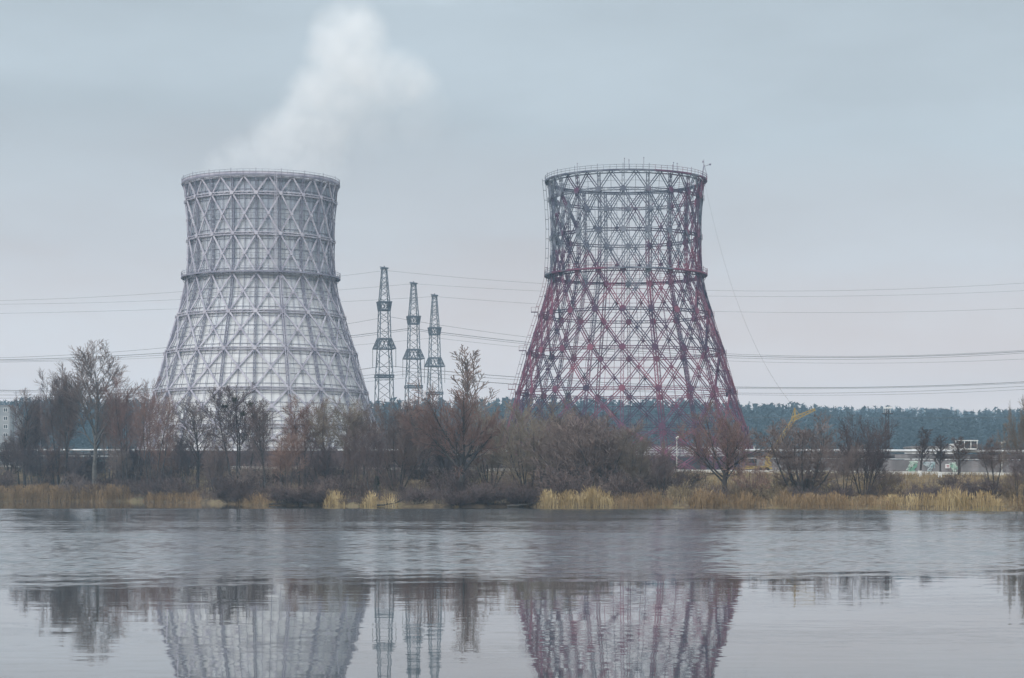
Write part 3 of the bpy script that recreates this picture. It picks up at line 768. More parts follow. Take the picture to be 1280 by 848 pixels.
def block(name, label, u0, u1, vtop, Y, depth, floors, wall, cat='building', ncol=6):
    x0, x1 = PX(u0, Y), PX(u1, Y); xc = (x0+x1)/2; g = gz(xc, Y); h = PZ(vtop, Y) - g
    root = tag(empty(name, (xc, Y + depth/2, g)), label, cat); w_ = x1 - x0
    m = MB(); m.box((0, 0, h/2 - .2), (w_, depth, h + .4)); m.build('wall', wall, root)
    m = MB(); m.box((0, 0, h + .2), (w_ + .5, depth + .5, .35)); m.build('roof', M['concrete_grey'], root)
    fh = h/floors
    for f in range(floors):
        for c in range(ncol):
            xw = -w_/2 + w_*(c+.5)/ncol; zw = fh*(f+.55)
            fr = MB(); ww, wh = w_/ncol*.5, fh*.45
            fr.bar((xw-ww/2, -depth/2-.03, zw-wh/2), (xw+ww/2, -depth/2-.03, zw-wh/2), .12); fr.bar((xw-ww/2, -depth/2-.03, zw+wh/2), (xw+ww/2, -depth/2-.03, zw+wh/2), .12)
            for q in (-.5, 0, .5): fr.bar((xw+ww*q, -depth/2-.03, zw-wh/2), (xw+ww*q, -depth/2-.03, zw+wh/2), .12)
            fo = fr.build('window', M['white'], root)
            gp = MB(); gp.box((xw, -depth/2-.015, zw), (ww, .04, wh)); gp.build('pane', M['glass'], fo)
    return root
block('apartment_block', 'pale grey flat roofed block of flats at the far left edge, behind bare trees', -110, 12, 508, 760, 14, 8, M['block'], ncol=12)
block('low_block', 'lower grey building stepping down beside the block of flats at left edge', 12.6, 21, 519, 765, 10, 6, M['block'], ncol=2)
hall = block('industrial_hall', 'long low hall, white above and dark below, seen through the feet of the red skeleton', 735, 944, 558.5, 610, 18, 1, M['hall'], ncol=0)
Yh = 610.0; zb_ = PZ(570.5, Yh) - hall.location.z; wh_ = PX(944, Yh) - PX(735, Yh)
m = MB(); m.box((0, -9.2, zb_/2 - .2), (wh_ + .3, .5, zb_ + .4)); m.build('plinth', M['fence_dark'], hall)
for q in range(10):
    m = MB(); xq = -wh_/2 + wh_*(q + .5)/10; m.box((xq, -9.08, zb_ + 1.4), (.3, .2, 2.6)); m.build('pilaster', M['concrete_grey'], hall)
block('storage_shed', 'low white shed among trees between the lattice masts and the red skeleton', 548, 642, 561, 600, 14, 1, M['hall'], ncol=7)
block('pump_house', 'small pale flat roofed pump house right of the pipeline trees', 1140, 1193, 560.3, 420, 8, 1, M['hall'], ncol=4)

# glazed cabin standing on the pipeline trestles
x = PX(1208, 345); Y = road_y(x) + 48.6; x = PX(1208, Y)
cb = tag(empty('glazed_cabin', (x, Y, plateau(x) + 4.46)), 'small white framed glazed cabin standing on top of the silver pipeline', 'cabin')
m = MB(); w_, d_, h_ = 3.0, 1.8, 1.35
m.box((0, 0, h_+.06), (w_+.3, d_+.3, .14)); m.build('roof', M['white'], cb)
m = MB(); m.box((0, 0, .08), (w_, d_, .18))
for sx_ in (-.5, -.17, .17, .5):
    for sy_ in (-.5, .5): m.bar((sx_*w_, sy_*d_, .15), (sx_*w_, sy_*d_, h_), .12)
m.build('frame', M['white'], cb)
m = MB(); m.box((.05, 0, h_/2), (w_-.2, d_-.2, h_-.2)); m.build('glazing', M['glass'], cb)
m = MB(); m.box((-w_/2 - .6, 0, .45), (1.1, d_*.8, .9)); m.build('annex', M['white'], cb)

# lamp posts
def lamp(u, vtop, label, dy=1.8):
    x = PX(u, 320); Y = road_y(x) + dy
    for _ in range(3): x = PX(u, Y); Y = road_y(x) + dy
    g = gz(x, Y); h = PZ(vtop, Y) - g
    r = tag(empty('lamp_post', (x, Y, g)), label, 'lamp post', 'lamp posts beside the road')
    m = MB(); m.tube([(0, 0, 0), (0, 0, .8), (0, 0, h - .3)], [.11, .07, .05], 8); m.build('pole', M['concrete'], r, True)
    m = MB(); m.tube([(0, 0, h-.35), (.05, -.2, h-.1), (.1, -.7, h)], .05, 6); m.build('bracket', M['concrete'], r, True)
    m = MB(); m.tube([(.08, -.5, h+.02), (.1, -.75, h+.05), (.15, -1.2, h)], [.1, .2, .1], 8); m.box((0, 0, h - .1), (.3, .3, .4)); m.build('lamp_head', M['concrete'], r, True)
lamp(846, 547.5, 'slim lamp post with white head in front of the red skeleton')
lamp(1252.5, 553.5, 'slim lamp post with white head near the right edge, among bare trees', 14)

# floodlight mast by the forest
Y = 450.0; x = PX(1109, Y); g = gz(x, Y)
fm = tag(empty('floodlight_mast', (x, Y, g)), 'tall dark lattice floodlight mast with a wide lamp platform before the forest', 'light mast')
h = PZ(512, Y) - g; m = MB()
for k, (sx_, sy_) in enumerate(((-1, -1), (1, -1), (1, 1), (-1, 1))): m.bar((sx_*.5, sy_*.5, 0), (sx_*.28, sy_*.28, h), .13)
for i in range(16):
    z0, z1 = h*i/16, h*(i+1)/16; w0, w1 = .5 - .22*i/16, .5 - .22*(i+1)/16; s_ = 1 if i % 2 else -1
    m.bar((-s_*w0, -w0, z0), (s_*w1, -w1, z1), .08); m.bar((-s_*w0, w0, z0), (s_*w1, w1, z1), .08); m.bar((w0, -s_*w0, z0), (w1, s_*w1, z1), .08); m.bar((-w0, -s_*w0, z0), (-w1, s_*w1, z1), .08)
m.build('shaft', M['pipe_dark'], fm)
m = MB(); m.box((0, 0, h - .9), (2.2, 1.4, .25)); m.bar((-.75, 0, h+.35), (.75, 0, h+.35), .12); m.build('platform', M['pipe_dark'], fm)
m = MB()
for q in (-.7, -.35, 0, .35, .7): m.box((q, -.2, h + .35), (.26, .26, .38)); m.bar((q, 0, h - .8), (q, 0, h + .35), .07)
m.build('floodlight', M['white'], fm)
m = MB(); 
pts = [(PX(u, 520.0), 520.0, PZ(521.5 + 1.2*math.sin((u-900)/520*3.14), 520.0)) for u in np.linspace(840, 1500, 30)]
m.tube(pts, .05, 4); tag(m.build('overhead_wire', M['wire']), 'single dark wire crossing in front of the far forest', 'wire')

# two slim aerial poles left of the tall tree
for u, vt, lab in ((20, 489, 'thin dark aerial pole rising beside the flats at the left edge'), (51, 483.5, 'thin dark aerial pole rising above trees left of the tallest tree')):
    Y = 620.0; x = PX(u, Y); g = gz(x, Y); h = PZ(vt, Y) - g
    r = tag(empty('aerial_pole', (x, Y, g)), lab, 'pole', 'aerial poles at the left')
    m = MB(); m.tube([(0, 0, 0), (0, 0, h*.5), (0, 0, h)], [.22, .16, .09], 6); m.build('pole', M['lattice_dark'], r)
    m = MB(); m.bar((-.7, 0, h - .6), (.7, 0, h - .6), .12); m.build('cross_arm', M['lattice_dark'], r)

# yellow lorry crane parked behind the parapet
x = PX(941, 325); Y = road_y(x) + 6.0; x = PX(941, Y); g = gz(x, Y); s = Y/FP
cr_ = tag(empty('lorry_crane', (x, Y, g)), 'yellow lorry mounted crane with blue cab and raised lattice boom behind the parapet', 'crane')
def cp(u, v, dy=0.0): return Vector((PX(u, Y) - x, dy, PZ(v, Y) - g))
m = MB(); m.box((0, 0, .75), (5.6, 1.9, .28)); m.box((.6, 0, 1.0), (3.4, 2.1, .28)); m.build('chassis', M['yellow'], cr_)
m = MB(); m.box((-2.2, 0, 1.45), (1.1, 2.0, 1.2)); m.box((-2.1, 0, 2.1), (.8, 1.8, .12)); cabo = m.build('cab', M['blue'], cr_)
m = MB(); m.box((-2.25, -1.01, 1.7), (.7, .04, .42)); m.build('window', M['glass'], cabo)
for wx in (-2.1, .9, 2.0):
    for wy in (-.95, .95):
        m = MB(); m.tube([(wx, wy-.15, .45), (wx, wy+.15, .45)], .45, 16); m.build('wheel', M['rubber'], cr_)
m = MB(); m.box((2.3, 0, 1.4), (.9, 1.2, .7)); m.bar((2.25, 0, 1.0), cp(959.5, 571), .6, .6); m.build('column', M['yellow'], cr_)
def lat(m, a, bb, w0, w1, t):
    a = Vector(a); bb = Vector(bb); d = (bb-a).normalized(); sy_ = Vector((0, 1, 0)); n_ = sy_.cross(d).normalized(); k = max(3, int((bb-a).length/.55))
    def c(i, q):
        p = a.lerp(bb, i/k); w_ = (w0 + (w1-w0)*i/k)/2; return p + sy_*((-1, 1, 1, -1)[q % 4]*w_) + n_*((-1, -1, 1, 1)[q % 4]*w_)
    for q in range(4): m.bar(c(0, q), c(k, q), t)
    for i in range(k):
        for q in range(4):
            m.bar(c(i, q + i % 2), c(i+1, q + 1 - i % 2), t*.7)
m = MB(); lat(m, cp(959, 575), cp(994.5, 520.5), .6, .46, .10); m.build('boom', M['yellow'], cr_)
m = MB(); lat(m, cp(991, 524), cp(1019, 511.8), .60, .25, .12); m.build('jib', M['yellow'], cr_)
m = MB(); m.bar(cp(994, 522), cp(993.2, 510), .22); m.bar(cp(993.2, 510.5), cp(1000, 519), .07); m.bar(cp(993.2, 510.5), cp(985, 536), .07); m.build('gantry', M['yellow'], cr_)
m = MB(); m.bar(cp(1018.5, 512.5), cp(1018.5, 519), .05); m.box(cp(1018.5, 520), (.25, .25, .35)); m.build('hook', M['pipe_dark'], cr_)
# long cable from the rim of the skeleton down to the crane
a = PR((72+5)/18, 80, 1.2) + tr_.location; e = cp(993.2, 510) + cr_.location
m = MB(); m.tube([a.lerp(e, t) - Vector((0, 0, 7.5*4*t*(1-t))) for t in np.linspace(0, 1, 30)], .016, 4)
tag(m.build('hoist_cable', M['wire']), 'thin slack cable running from the rim of the red skeleton to the yellow crane', 'cable')

# ------------------------------------------------------------------ far forest
def forest(name, label, n, xr, yr, hr, seed, per=90):
    r = np.random.default_rng(seed); verts = []; tris = []; base = 0
    X = r.uniform(*xr, n); Yy = r.uniform(*yr, n)
    for i in range(n):
        h = r.uniform(*hr); g = gz(X[i], Yy[i]); wid = h*r.uniform(.11, .20); pine = r.random() < .72
        k = per; t = r.random(k)**.8
        z = g + h*(.12 + .88*t)
        rr = wid*((1-t)*.95 + .05) if pine else wid*1.25*np.sqrt(np.clip(1-(2*t-.85)**2/1.35, .04, 1))
        a = r.uniform(0, 6.283, k); q = np.sqrt(r.random(k))*rr
        cx, cy = X[i] + np.cos(a)*q, Yy[i] + np.sin(a)*q
        sz = h*.052*r.uniform(.6, 1.4, k)
        c = np.stack([cx, cy, z], 1)
        for j in range(3):
            off = r.normal(0, 1, (k, 3)); off[:, 2] *= .75
            verts.append(c + off*sz[:, None]*.72)
        idx = base + np.arange(k)
        tris.append(np.stack([idx, idx+k, idx+2*k], 1)); base += 3*k
        # tip
        verts.append(np.array([[X[i], Yy[i], g+h*1.04], [X[i]-wid*.16, Yy[i], g+h*.86], [X[i]+wid*.16, Yy[i]+.3, g+h*.86]])); tris.append(np.array([[base, base+1, base+2]])); base += 3
    o = np_mesh(name, np.concatenate(verts), np.concatenate(tris), M['needle']); tag(o, label, 'forest', kind='stuff'); return o
forest('forest', 'dense dark pine forest covering the low hill behind the pipeline', 5200, (-330, 380), (930, 1440), (13, 26), 3)
forest('forest', 'hazy blue far ridge of forest on the skyline', 2600, (-560, 620), (2150, 2640), (20, 30), 4, per=50)

# ------------------------------------------------------------------ bare trees
def perp(d, r2):
    v = Vector((r2.gauss(0, 1), r2.gauss(0, 1), r2.gauss(0, 1))); v -= d*v.dot(d)
    return v.normalized() if v.length > 1e-5 else Vector((1, 0, 0))
def grow(trunk, crown, r2, p, d, Ln, r, lvl, spec, rmin):
    s = spec[lvl]; n = s.get('seg', 4); pts = [p.copy()]; dirs = [d.copy()]; rads = [r]
    end = s.get('end', .35)
    for i in range(n):
        d = (d + perp(d, r2)*s.get('wob', .12) + Vector((0, 0, s.get('up', .05)))).normalized()
        p = p + d*(Ln/n); pts.append(p.copy()); dirs.append(d.copy()); rads.append(max(rmin, r*(1 - (1-end)*(i+1)/n)))
    (trunk if lvl < spec[0].get('tl', 2) else crown).tube(pts, rads, s.get('k', 3), cap=lvl < 2)
    if lvl + 1 >= len(spec): return
    c = s['n']; t0 = s.get('t0', .25); az = r2.uniform(0, 6.28)
    for j in range(c):
        t = t0 + (1-t0)*((j + r2.uniform(.1, .9))/c)
        f = t*n; i = min(n-1, int(f)); q = pts[i].lerp(pts[i+1], f-i); dd = dirs[i+1]
        az += 2.4 + r2.uniform(-.5, .5)
        x = dd.cross(Vector((0, 0, 1)))
        if x.length < .05: x = Vector((1, 0, 0))
        x.normalize(); y = dd.cross(x)
        side = x*math.cos(az) + y*math.sin(az)
        an = R_(r2.uniform(*s['ang'])); nd = (dd*math.cos(an) + side*math.sin(an)).normalized()
        shape = s.get('shape', lambda t: 1 - .45*t)(t)
        grow(trunk, crown, r2, q, nd, Ln*s['len']*shape*r2.uniform(.7, 1.25), max(rmin, rads[i]*s.get('rr', .5)*r2.uniform(.8, 1.1)), lvl+1, spec, rmin)

def proto(kind, seed, H):
    r2 = random.Random(seed); t, c = MB(), MB(); rm = {'shrub': .012, 'tall': .0165, 'multi': .0125, 'vase': .0125, 'slim': .015}.get(kind, .0125)
    if kind == 'tall':
        spec = [dict(seg=9, n=24, t0=.34, ang=(18, 40), len=.50, wob=.05, up=.05, k=6, end=.18, rr=.5, tl=2, shape=lambda t: (1.0 - .55*t)),
                dict(seg=6, n=11, t0=.25, ang=(20, 44), len=.40, wob=.10, up=.10, k=4, rr=.5),
                dict(seg=3, n=8, t0=.12, ang=(16, 38), len=.78, wob=.11, up=.07, rr=.6), dict(seg=2, wob=.14, up=.05)]
        grow(t, c, r2, Vector((0, 0, -.3)), Vector((0, 0, 1)), H, H*.014, 0, spec, rm)
    elif kind == 'multi':      # several upright stems from one stool, crowns filling out high up
        spec = [dict(seg=7, n=16, t0=.40, ang=(22, 54), len=.36, wob=.07, up=.06, k=5, end=.12, rr=.45, tl=1, shape=lambda t: (1.1 - .55*t)),
                dict(seg=4, n=11, t0=.2, ang=(22, 48), len=.45, wob=.12, up=.10, k=3, rr=.5),
                dict(seg=3, n=6, t0=.1, ang=(18, 42), len=.82, wob=.12, up=.06, rr=.6), dict(seg=2, wob=.16, up=.04)]
        for i in range(4):
            a = i*1.57 + r2.uniform(-.5, .5); ti = R_(r2.uniform(3, 13))
            grow(t, c, r2, Vector((math.cos(a)*.5, math.sin(a)*.5, -.3)), Vector((math.cos(a)*math.sin(ti), math.sin(a)*math.sin(ti), math.cos(ti))), H*r2.uniform(.8, 1.0), H*.011, 0, spec, rm)
    elif kind == 'round':      # short trunk, spreading limbs
        spec = [dict(seg=3, n=9, t0=.55, ang=(20, 74), len=1.75, wob=.06, up=.01, k=7, end=.7, rr=.55, tl=3, shape=lambda t: 1.0),
                dict(seg=7, n=13, t0=.22, ang=(25, 58), len=.5, wob=.13, up=.045, k=5, end=.15, rr=.45, shape=lambda t: 1.05 - .5*t),
                dict(seg=4, n=9, t0=.2, ang=(22, 48), len=.5, wob=.13, up=.10, k=3, rr=.5),
                dict(seg=3, n=5, t0=.1, ang=(16, 40), len=.75, wob=.15, up=.05, rr=.6), dict(seg=2, wob=.16, up=.03)]
        grow(t, c, r2, Vector((0, 0, -.3)), Vector((.05, 0, 1)).normalized(), H*.34, H*.032, 0, spec, rm)
    elif kind == 'vase':       # many steep stems from the foot
        spec = [dict(seg=7, n=14, t0=.25, ang=(20, 60), len=.36, wob=.08, up=.085, k=4, end=.12, rr=.5, tl=1, shape=lambda t: 1.1 - .5*t),
                dict(seg=4, n=10, t0=.15, ang=(20, 46), len=.5, wob=.12, up=.07, rr=.55),
                dict(seg=3, n=4, t0=.1, ang=(15, 40), len=.75, wob=.15, up=.06, rr=.6), dict(seg=2, wob=.15, up=.03)]
        for i in range(9):
            a = i*.698*2 + r2.uniform(-.4, .4); ti = R_(r2.uniform(3, 50))
            grow(t, c, r2, Vector((math.cos(a)*.4, math.sin(a)*.4, -.3)), Vector((math.cos(a)*math.sin(ti), math.sin(a)*math.sin(ti), math.cos(ti))), H*r2.uniform(.78, 1.0), H*.013, 0, spec, rm)
    elif kind == 'slim':
        spec = [dict(seg=7, n=26, t0=.28, ang=(14, 34), len=.32, wob=.03, up=.04, k=6, end=.1, rr=.36, tl=1, shape=lambda t: (1.1 - .75*t)),
                dict(seg=4, n=7, t0=.2, ang=(18, 38), len=.45, wob=.1, up=.12, rr=.5), dict(seg=3, n=4, ang=(15, 36), len=.75, wob=.11, up=.06, rr=.6), dict(seg=2, wob=.14)]
        grow(t, c, r2, Vector((0, 0, -.3)), Vector((0, 0, 1)), H, H*.015, 0, spec, rm)
    elif kind == 'shrub':
        spec = [dict(seg=5, n=7, t0=.2, ang=(18, 50), len=.42, wob=.12, up=.02, k=3, end=.2, rr=.55, tl=1),
                dict(seg=3, n=5, t0=.15, ang=(20, 50), len=.55, wob=.16, up=.04, rr=.65), dict(seg=2, n=3, ang=(20, 50), len=.6, wob=.18, rr=.7), dict(seg=2, wob=.15)]
        for i in range(17):
            a = i*2.4 + r2.uniform(-.4, .4); ti = R_(r2.uniform(2, 58)); q = r2.uniform(.05, .28)*H
            grow(t, c, r2, Vector((math.cos(a)*q, math.sin(a)*q, -.2)), Vector((math.cos(a)*math.sin(ti), math.sin(a)*math.sin(ti), math.cos(ti))), H*r2.uniform(.6, 1.0), .026, 0, spec, rm)
    zs_ = [v.z for v in c.v]; zt = sorted(zs_)[int(len(zs_)*.985)]
    ex = sorted(abs(v.x) for v in c.v)[int(len(c.v)*.95)]
    return t.mesh('trunk', None), c.mesh('crown', None), zt, ex

PROTO = {}
for kind, seeds, H in (('tall', (1, 2, 3), 16), ('multi', (4, 5, 6, 7), 12), ('round', (8, 9), 10), ('vase', (10, 11, 12), 8), ('slim', (13, 14), 7), ('shrub', (15, 16, 17, 18), 3)):
    PROTO[kind] = [proto(kind, s_, H) for s_ in seeds]
MESHVAR = {}
def mesh_with(me, mat):
    k = (me.name, mat.name)
    if k not in MESHVAR:
        c = me.copy(); c.materials.clear(); c.materials.append(mat); MESHVAR[k] = c
    return MESHVAR[k]
SRC = {}
NAMES = {'tall': 'bare_tree', 'multi': 'bare_tree', 'round': 'spreading_tree', 'vase': 'bushy_tree', 'slim': 'young_tree', 'shrub': 'shrub'}
def plant(kind, var, x, y, ztop, width, twig, bark, label, cat, group, rz=None, name=None):
    t, c, zt, ex = PROTO[kind][var % len(PROTO[kind])]
    key = (kind, var % len(PROTO[kind]), twig, bark)
    if key not in SRC:
        root = empty(name or NAMES[kind]); SRC[key] = root
        a = bpy.data.objects.new('trunk' if kind != 'shrub' else 'stem', mesh_with(t, M[bark])); COL.objects.link(a); a.parent = root
        b_ = bpy.data.objects.new('crown' if kind != 'shrub' else 'twig', mesh_with(c, M[twig])); COL.objects.link(b_); b_.parent = root
    else:
        root = copy_tree(SRC[key])
    g = gz(x, y)
    root.location = (x, y, g); root.rotation_euler = (0, 0, rng.uniform(0, 6.28) if rz is None else rz)
    sz = (ztop - g)/zt; sw = (width/2)/ex if width else sz
    root.scale = (sw, sw, sz)
    tag(root, label, cat, group)
    return root
def tree(kind, var, u, vtop, frac, wpx, twig, bark, label, group='bare trees along the far bank', cat='tree', rz=None, absY=None, name=None):
    x = PX(u, 330)
    for _ in range(6):
        y = absY or (shore_y(x) + frac*(road_y(x) - shore_y(x))); x = PX(u, y)
    return plant(kind, var, x, y, PZ(vtop, y), wpx*y/FP if wpx else 0, twig, bark, label, cat, group, rz, name)

# the ones that stand out, each with its own label
tree('tall', 0, 119, 431, .3, 74, 'twig_grey', 'bark_pale', 'tallest bare tree on the left bank, pale trunk and thin airy crown')
tree('multi', 0, 76, 466, .3, 66, 'twig_grey', 'bark', 'dark full crowned bare tree just left of the tallest tree')
tree('tall', 2, 83, 472, .35, 30, 'twig_grey', 'bark_pale', 'thin pale stemmed tree leaning on the dark full crowned tree at left')
tree('multi', 1, 160, 474, .3, 62, 'twig_red', 'bark', 'reddish bare tree with several stems just right of the tallest tree')
tree('multi', 2, 193, 494, .2, 52, 'twig_red', 'bark', 'red twigged bare tree before the left flank of the clad tower')
tree('tall', 1, 31, 492, .4, 40, 'twig_grey', 'bark', 'thin grey bare tree near the block of flats')
tree('multi', 3, 136, 492, .45, 34, 'twig_grey', 'bark', 'thin grey tree squeezed between the tallest tree and the reddish one')
tree('multi', 0, 52, 500, .5, 40, 'twig_dark', 'bark', 'thin dark tree between the flats and the dark full crowned tree', rz=2.0)
tree('multi', 3, 300, 486, .35, 78, 'twig_dark', 'bark', 'dark clumpy bare tree in front of the middle of the clad tower')
tree('tall', 1, 246, 500, .4, 44, 'twig_grey', 'bark', 'slim bare tree in front of the clad tower, left of the dark clumpy one')
tree('tall', 2, 332, 502, .35, 44, 'twig_grey', 'bark', 'slim bare tree in front of the clad tower, right of the dark clumpy one')
tree('multi', 1, 378, 500, .4, 64, 'twig_red', 'bark', 'reddish topped bare tree before the right half of the clad tower', rz=1.0)
tree('multi', 2, 420, 503, .45, 64, 'twig_olive', 'bark', 'olive grey bare tree before the right edge of the clad tower')
tree('multi', 0, 452, 508, .5, 56, 'twig_grey', 'bark', 'grey bare tree at the right foot of the clad tower', rz=4.0)
tree('round', 0, 577, 487, .25, 112, 'twig_red', 'bark', 'broad spreading tree with rusty red crown between the two towers')
tree('slim', 0, 584, 438, .9, 42, 'twig_grey', 'bark_pale', 'tall thin pale tree rising behind the rusty red spreading tree', absY=420)
tree('round', 1, 906, 511, .22, 82, 'twig_red', 'bark', 'lone spreading tree with reddish crown in front of the skeleton\'s right foot', rz=.5)
tree('vase', 0, 1003, 527, .3, 84, 'twig_grey', 'bark', 'forked grey bushy tree covering the yellow crane')
tree('vase', 1, 1080, 524, .3, 74, 'twig_dark', 'bark', 'dense dark vase shaped tree standing alone between crane and young trees')
tree('multi', 2, 1057, 557, .2, 34, 'twig_grey', 'bark', 'small leaning dark tree beside the dense vase shaped tree')
tree('round', 0, 1284, 492, .35, 56, 'twig_olive', 'bark_pale', 'large pale barked tree cut by the right edge', rz=2.2)
tree('multi', 1, 1276, 560, .04, 40, 'twig_dark', 'bark', 'dark leaning tree at the water\'s edge by the right edge', rz=2.2)
tree('multi', 0, 1243, 549, .5, 46, 'twig_grey', 'bark', 'grey bare tree left of the large one at the right edge', rz=3.2)
for u, vt, wp, lab in ((1150, 536, 22, 'young tree with limewashed trunk before the green graffiti'), (1175, 545, 19, 'young tree with limewashed trunk just left of the square sign'), (1199, 547, 24, 'young bare tree just right of the square sign')):
    r = tree('slim', int(u), u, vt, .86, wp, 'twig_dark' if u < 1190 else 'twig_grey', 'bark', lab, 'young street trees by the parapet')
    if u < 1190:
        m = MB(); m.tube([(0, 0, -.3), (0, 0, .95)], [.155, .145], 8); m.build('limewash_band', M['limewash'], r)
tree('vase', 2, 660, 505, .35, 92, 'twig_olive', 'bark', 'high olive topped thicket tree left of the red skeleton')
tree('vase', 0, 745, 524, .3, 90, 'twig_grey', 'bark', 'thicket tree below the middle of the red skeleton', rz=1.0)
tree('vase', 1, 795, 541, .3, 62, 'twig_olive', 'bark', 'thicket tree at the right end of the long thicket', rz=1.9)
tree('vase', 2, 497, 507, .4, 76, 'twig_grey', 'bark', 'bushy grey tree below the three lattice masts', rz=1.3)
tree('multi', 3, 826, 566, .25, 30, 'twig_dark', 'bark', 'small slanting dark tree just right of the long thicket', rz=.8)

# thicket between them
TH = [('vase', 520, 511), ('multi', 512, 508), ('vase', 612, 508), ('vase', 705, 514), ('vase', 724, 520),
      ('vase', 765, 532), ('multi', 700, 517), ('vase', 560, 525)]
for i, (k, u, vt) in enumerate(TH):
    tree(k, i, u + rng.uniform(-4, 4), vt + rng.uniform(-3, 8), rng.uniform(.3, .75), rng.uniform(56, 84) if k == 'vase' else 46, ('twig_grey', 'twig_dark', 'twig_olive')[i % 3], 'bark', 'bare tree in the dense grey brown thicket between the two towers', 'trees of the thicket between the towers')
TH2 = [(10, 545), (26, 536), (44, 552), (66, 548), (96, 566), (148, 560), (174, 556), (206, 548), (226, 548), (270, 545), (318, 553), (356, 540), (400, 546), (440, 545), (466, 545)]
for i, (u, vt) in enumerate(TH2):
    tree('multi' if i % 3 else 'vase', i, u + rng.uniform(-4, 4), vt + rng.uniform(-6, 10), rng.uniform(.15, .8), rng.uniform(30, 44), ('twig_dark', 'twig_grey', 'twig_dark', 'twig_red')[i % 4], 'bark', 'low bare tree crowding the bank left of and below the clad tower', 'low trees on the left bank')
# understorey
LEFTS = []
for i in range(165):
    u = rng.uniform(-12, 838); fr = rng.uniform(.05, .95); LEFTS.append((u, fr, rng.uniform(.8, 1.35)))
for i, (u, fr, k) in enumerate(LEFTS):
    x = PX(u, 330)
    for _ in range(5): y = shore_y(x) + .8 + fr*(road_y(x) - shore_y(x) - 1.5); x = PX(u, y)
    h = rng.uniform(1.7, 3.3)*k
    plant('shrub', i, x, y, gz(x, y) + h, h*rng.uniform(1.3, 1.9), ('shrub', 'twig_dark', 'shrub', 'twig_grey')[i % 4], 'bark', 'dark leafless shrub in the undergrowth along the left and middle bank', 'shrub', 'shrubs in the undergrowth of the bank')
for i in range(54):
    u = rng.uniform(285, 668); x = PX(u, 290)
    for _ in range(5): y = shore_y(x) + rng.uniform(.2, 1.6); x = PX(u, y)
    if 402 < u < 500 and rng.random() < .6: continue
    h = rng.uniform(1.0, 2.3)
    plant('shrub', i, x, y, gz(x, y) + h, h*rng.uniform(1.6, 2.4), ('twig_dark', 'shrub', 'shrub')[i % 3], 'bark', 'dark brush overhanging the water between the clad tower and the bright reeds', 'shrub', 'brush along the middle waterline')
for i in range(46):
    u = rng.uniform(838, 1300); fr = rng.uniform(.05, .62)
    x = PX(u, 300)
    for _ in range(5): y = shore_y(x) + .8 + fr*(road_y(x) - shore_y(x) - 1.5); x = PX(u, y)
    dark = (1140 < u < 1260) or (985 < u < 1060); h = rng.uniform(1.2, 2.4)
    plant('shrub', i, x, y, gz(x, y) + h, h*rng.uniform(1.4, 2.0), 'twig_dark' if dark else ('shrub_tan', 'shrub', 'shrub_tan', 'twig_grey')[i % 4], 'bark', 'low leafless shrub in the dry grass of the right hand bank', 'shrub', 'shrubs on the right bank')
tree('shrub', 1, 941, 577, .12, 44, 'twig_red', 'bark', 'tall open reddish shrub standing between the lone tree and the crane', 'single shrubs at the waterside', 'shrub')
tree('shrub', 2, 355, 600, .06, 44, 'twig_grey', 'bark', 'pale grey tangled shrub at the waterside below the clad tower', 'single shrubs at the waterside', 'shrub')

# stump and a small spruce in the undergrowth
x = PX(327, 300)
for _ in range(5): y = shore_y(x) + .22*(road_y(x)-shore_y(x)); x = PX(327, y)
r = tag(empty('broken_stump', (x, y, gz(x, y))), 'dark broken tree stump with two splintered points below the clad tower', 'stump')
m = MB(); m.tube([(0, 0, -.3), (0, 0, .6), (.05, 0, 1.6), (.02, 0, 2.2)], [.55, .42, .4, .38], 10); m.tube([(-.25, 0, 2.1), (-.28, 0, 2.75)], [.16, .02], 6); m.tube([(.25, 0, 2.1), (.3, 0, 2.7)], [.16, .02], 6); m.build('trunk', M['bark'], r)
x = PX(471, 280)
for _ in range(5): y = shore_y(x) + .18*(road_y(x)-shore_y(x)); x = PX(471, y)
r = tag(empty('spruce', (x, y, gz(x, y))), 'small dark green spruce in the undergrowth below the leftmost lattice mast', 'tree')
m = MB(); m.tube([(0, 0, -.2), (0, 0, 3.2)], [.08, .02], 6); m.build('trunk', M['bark'], r)
m = MB(); r2 = random.Random(3)
for i in range(420):
    t = r2.random(); z = .2 + 3.0*t; a = r2.uniform(0, 6.28); q = .95*(1-t)*r2.uniform(.4, 1)+.03
    p = Vector((math.cos(a)*q, math.sin(a)*q, z)); e = p + Vector((math.cos(a)*.28, math.sin(a)*.28, -.12)); sd_ = Vector((-math.sin(a), math.cos(a), 0))*.09
    k = len(m.v); m.v += [p - sd_, p + sd_, e + Vector((0, 0, .05)), e]; m.f += [(k, k+1, k+2), (k, k+1, k+3)]
m.build('crown', M['needle_near'], r)
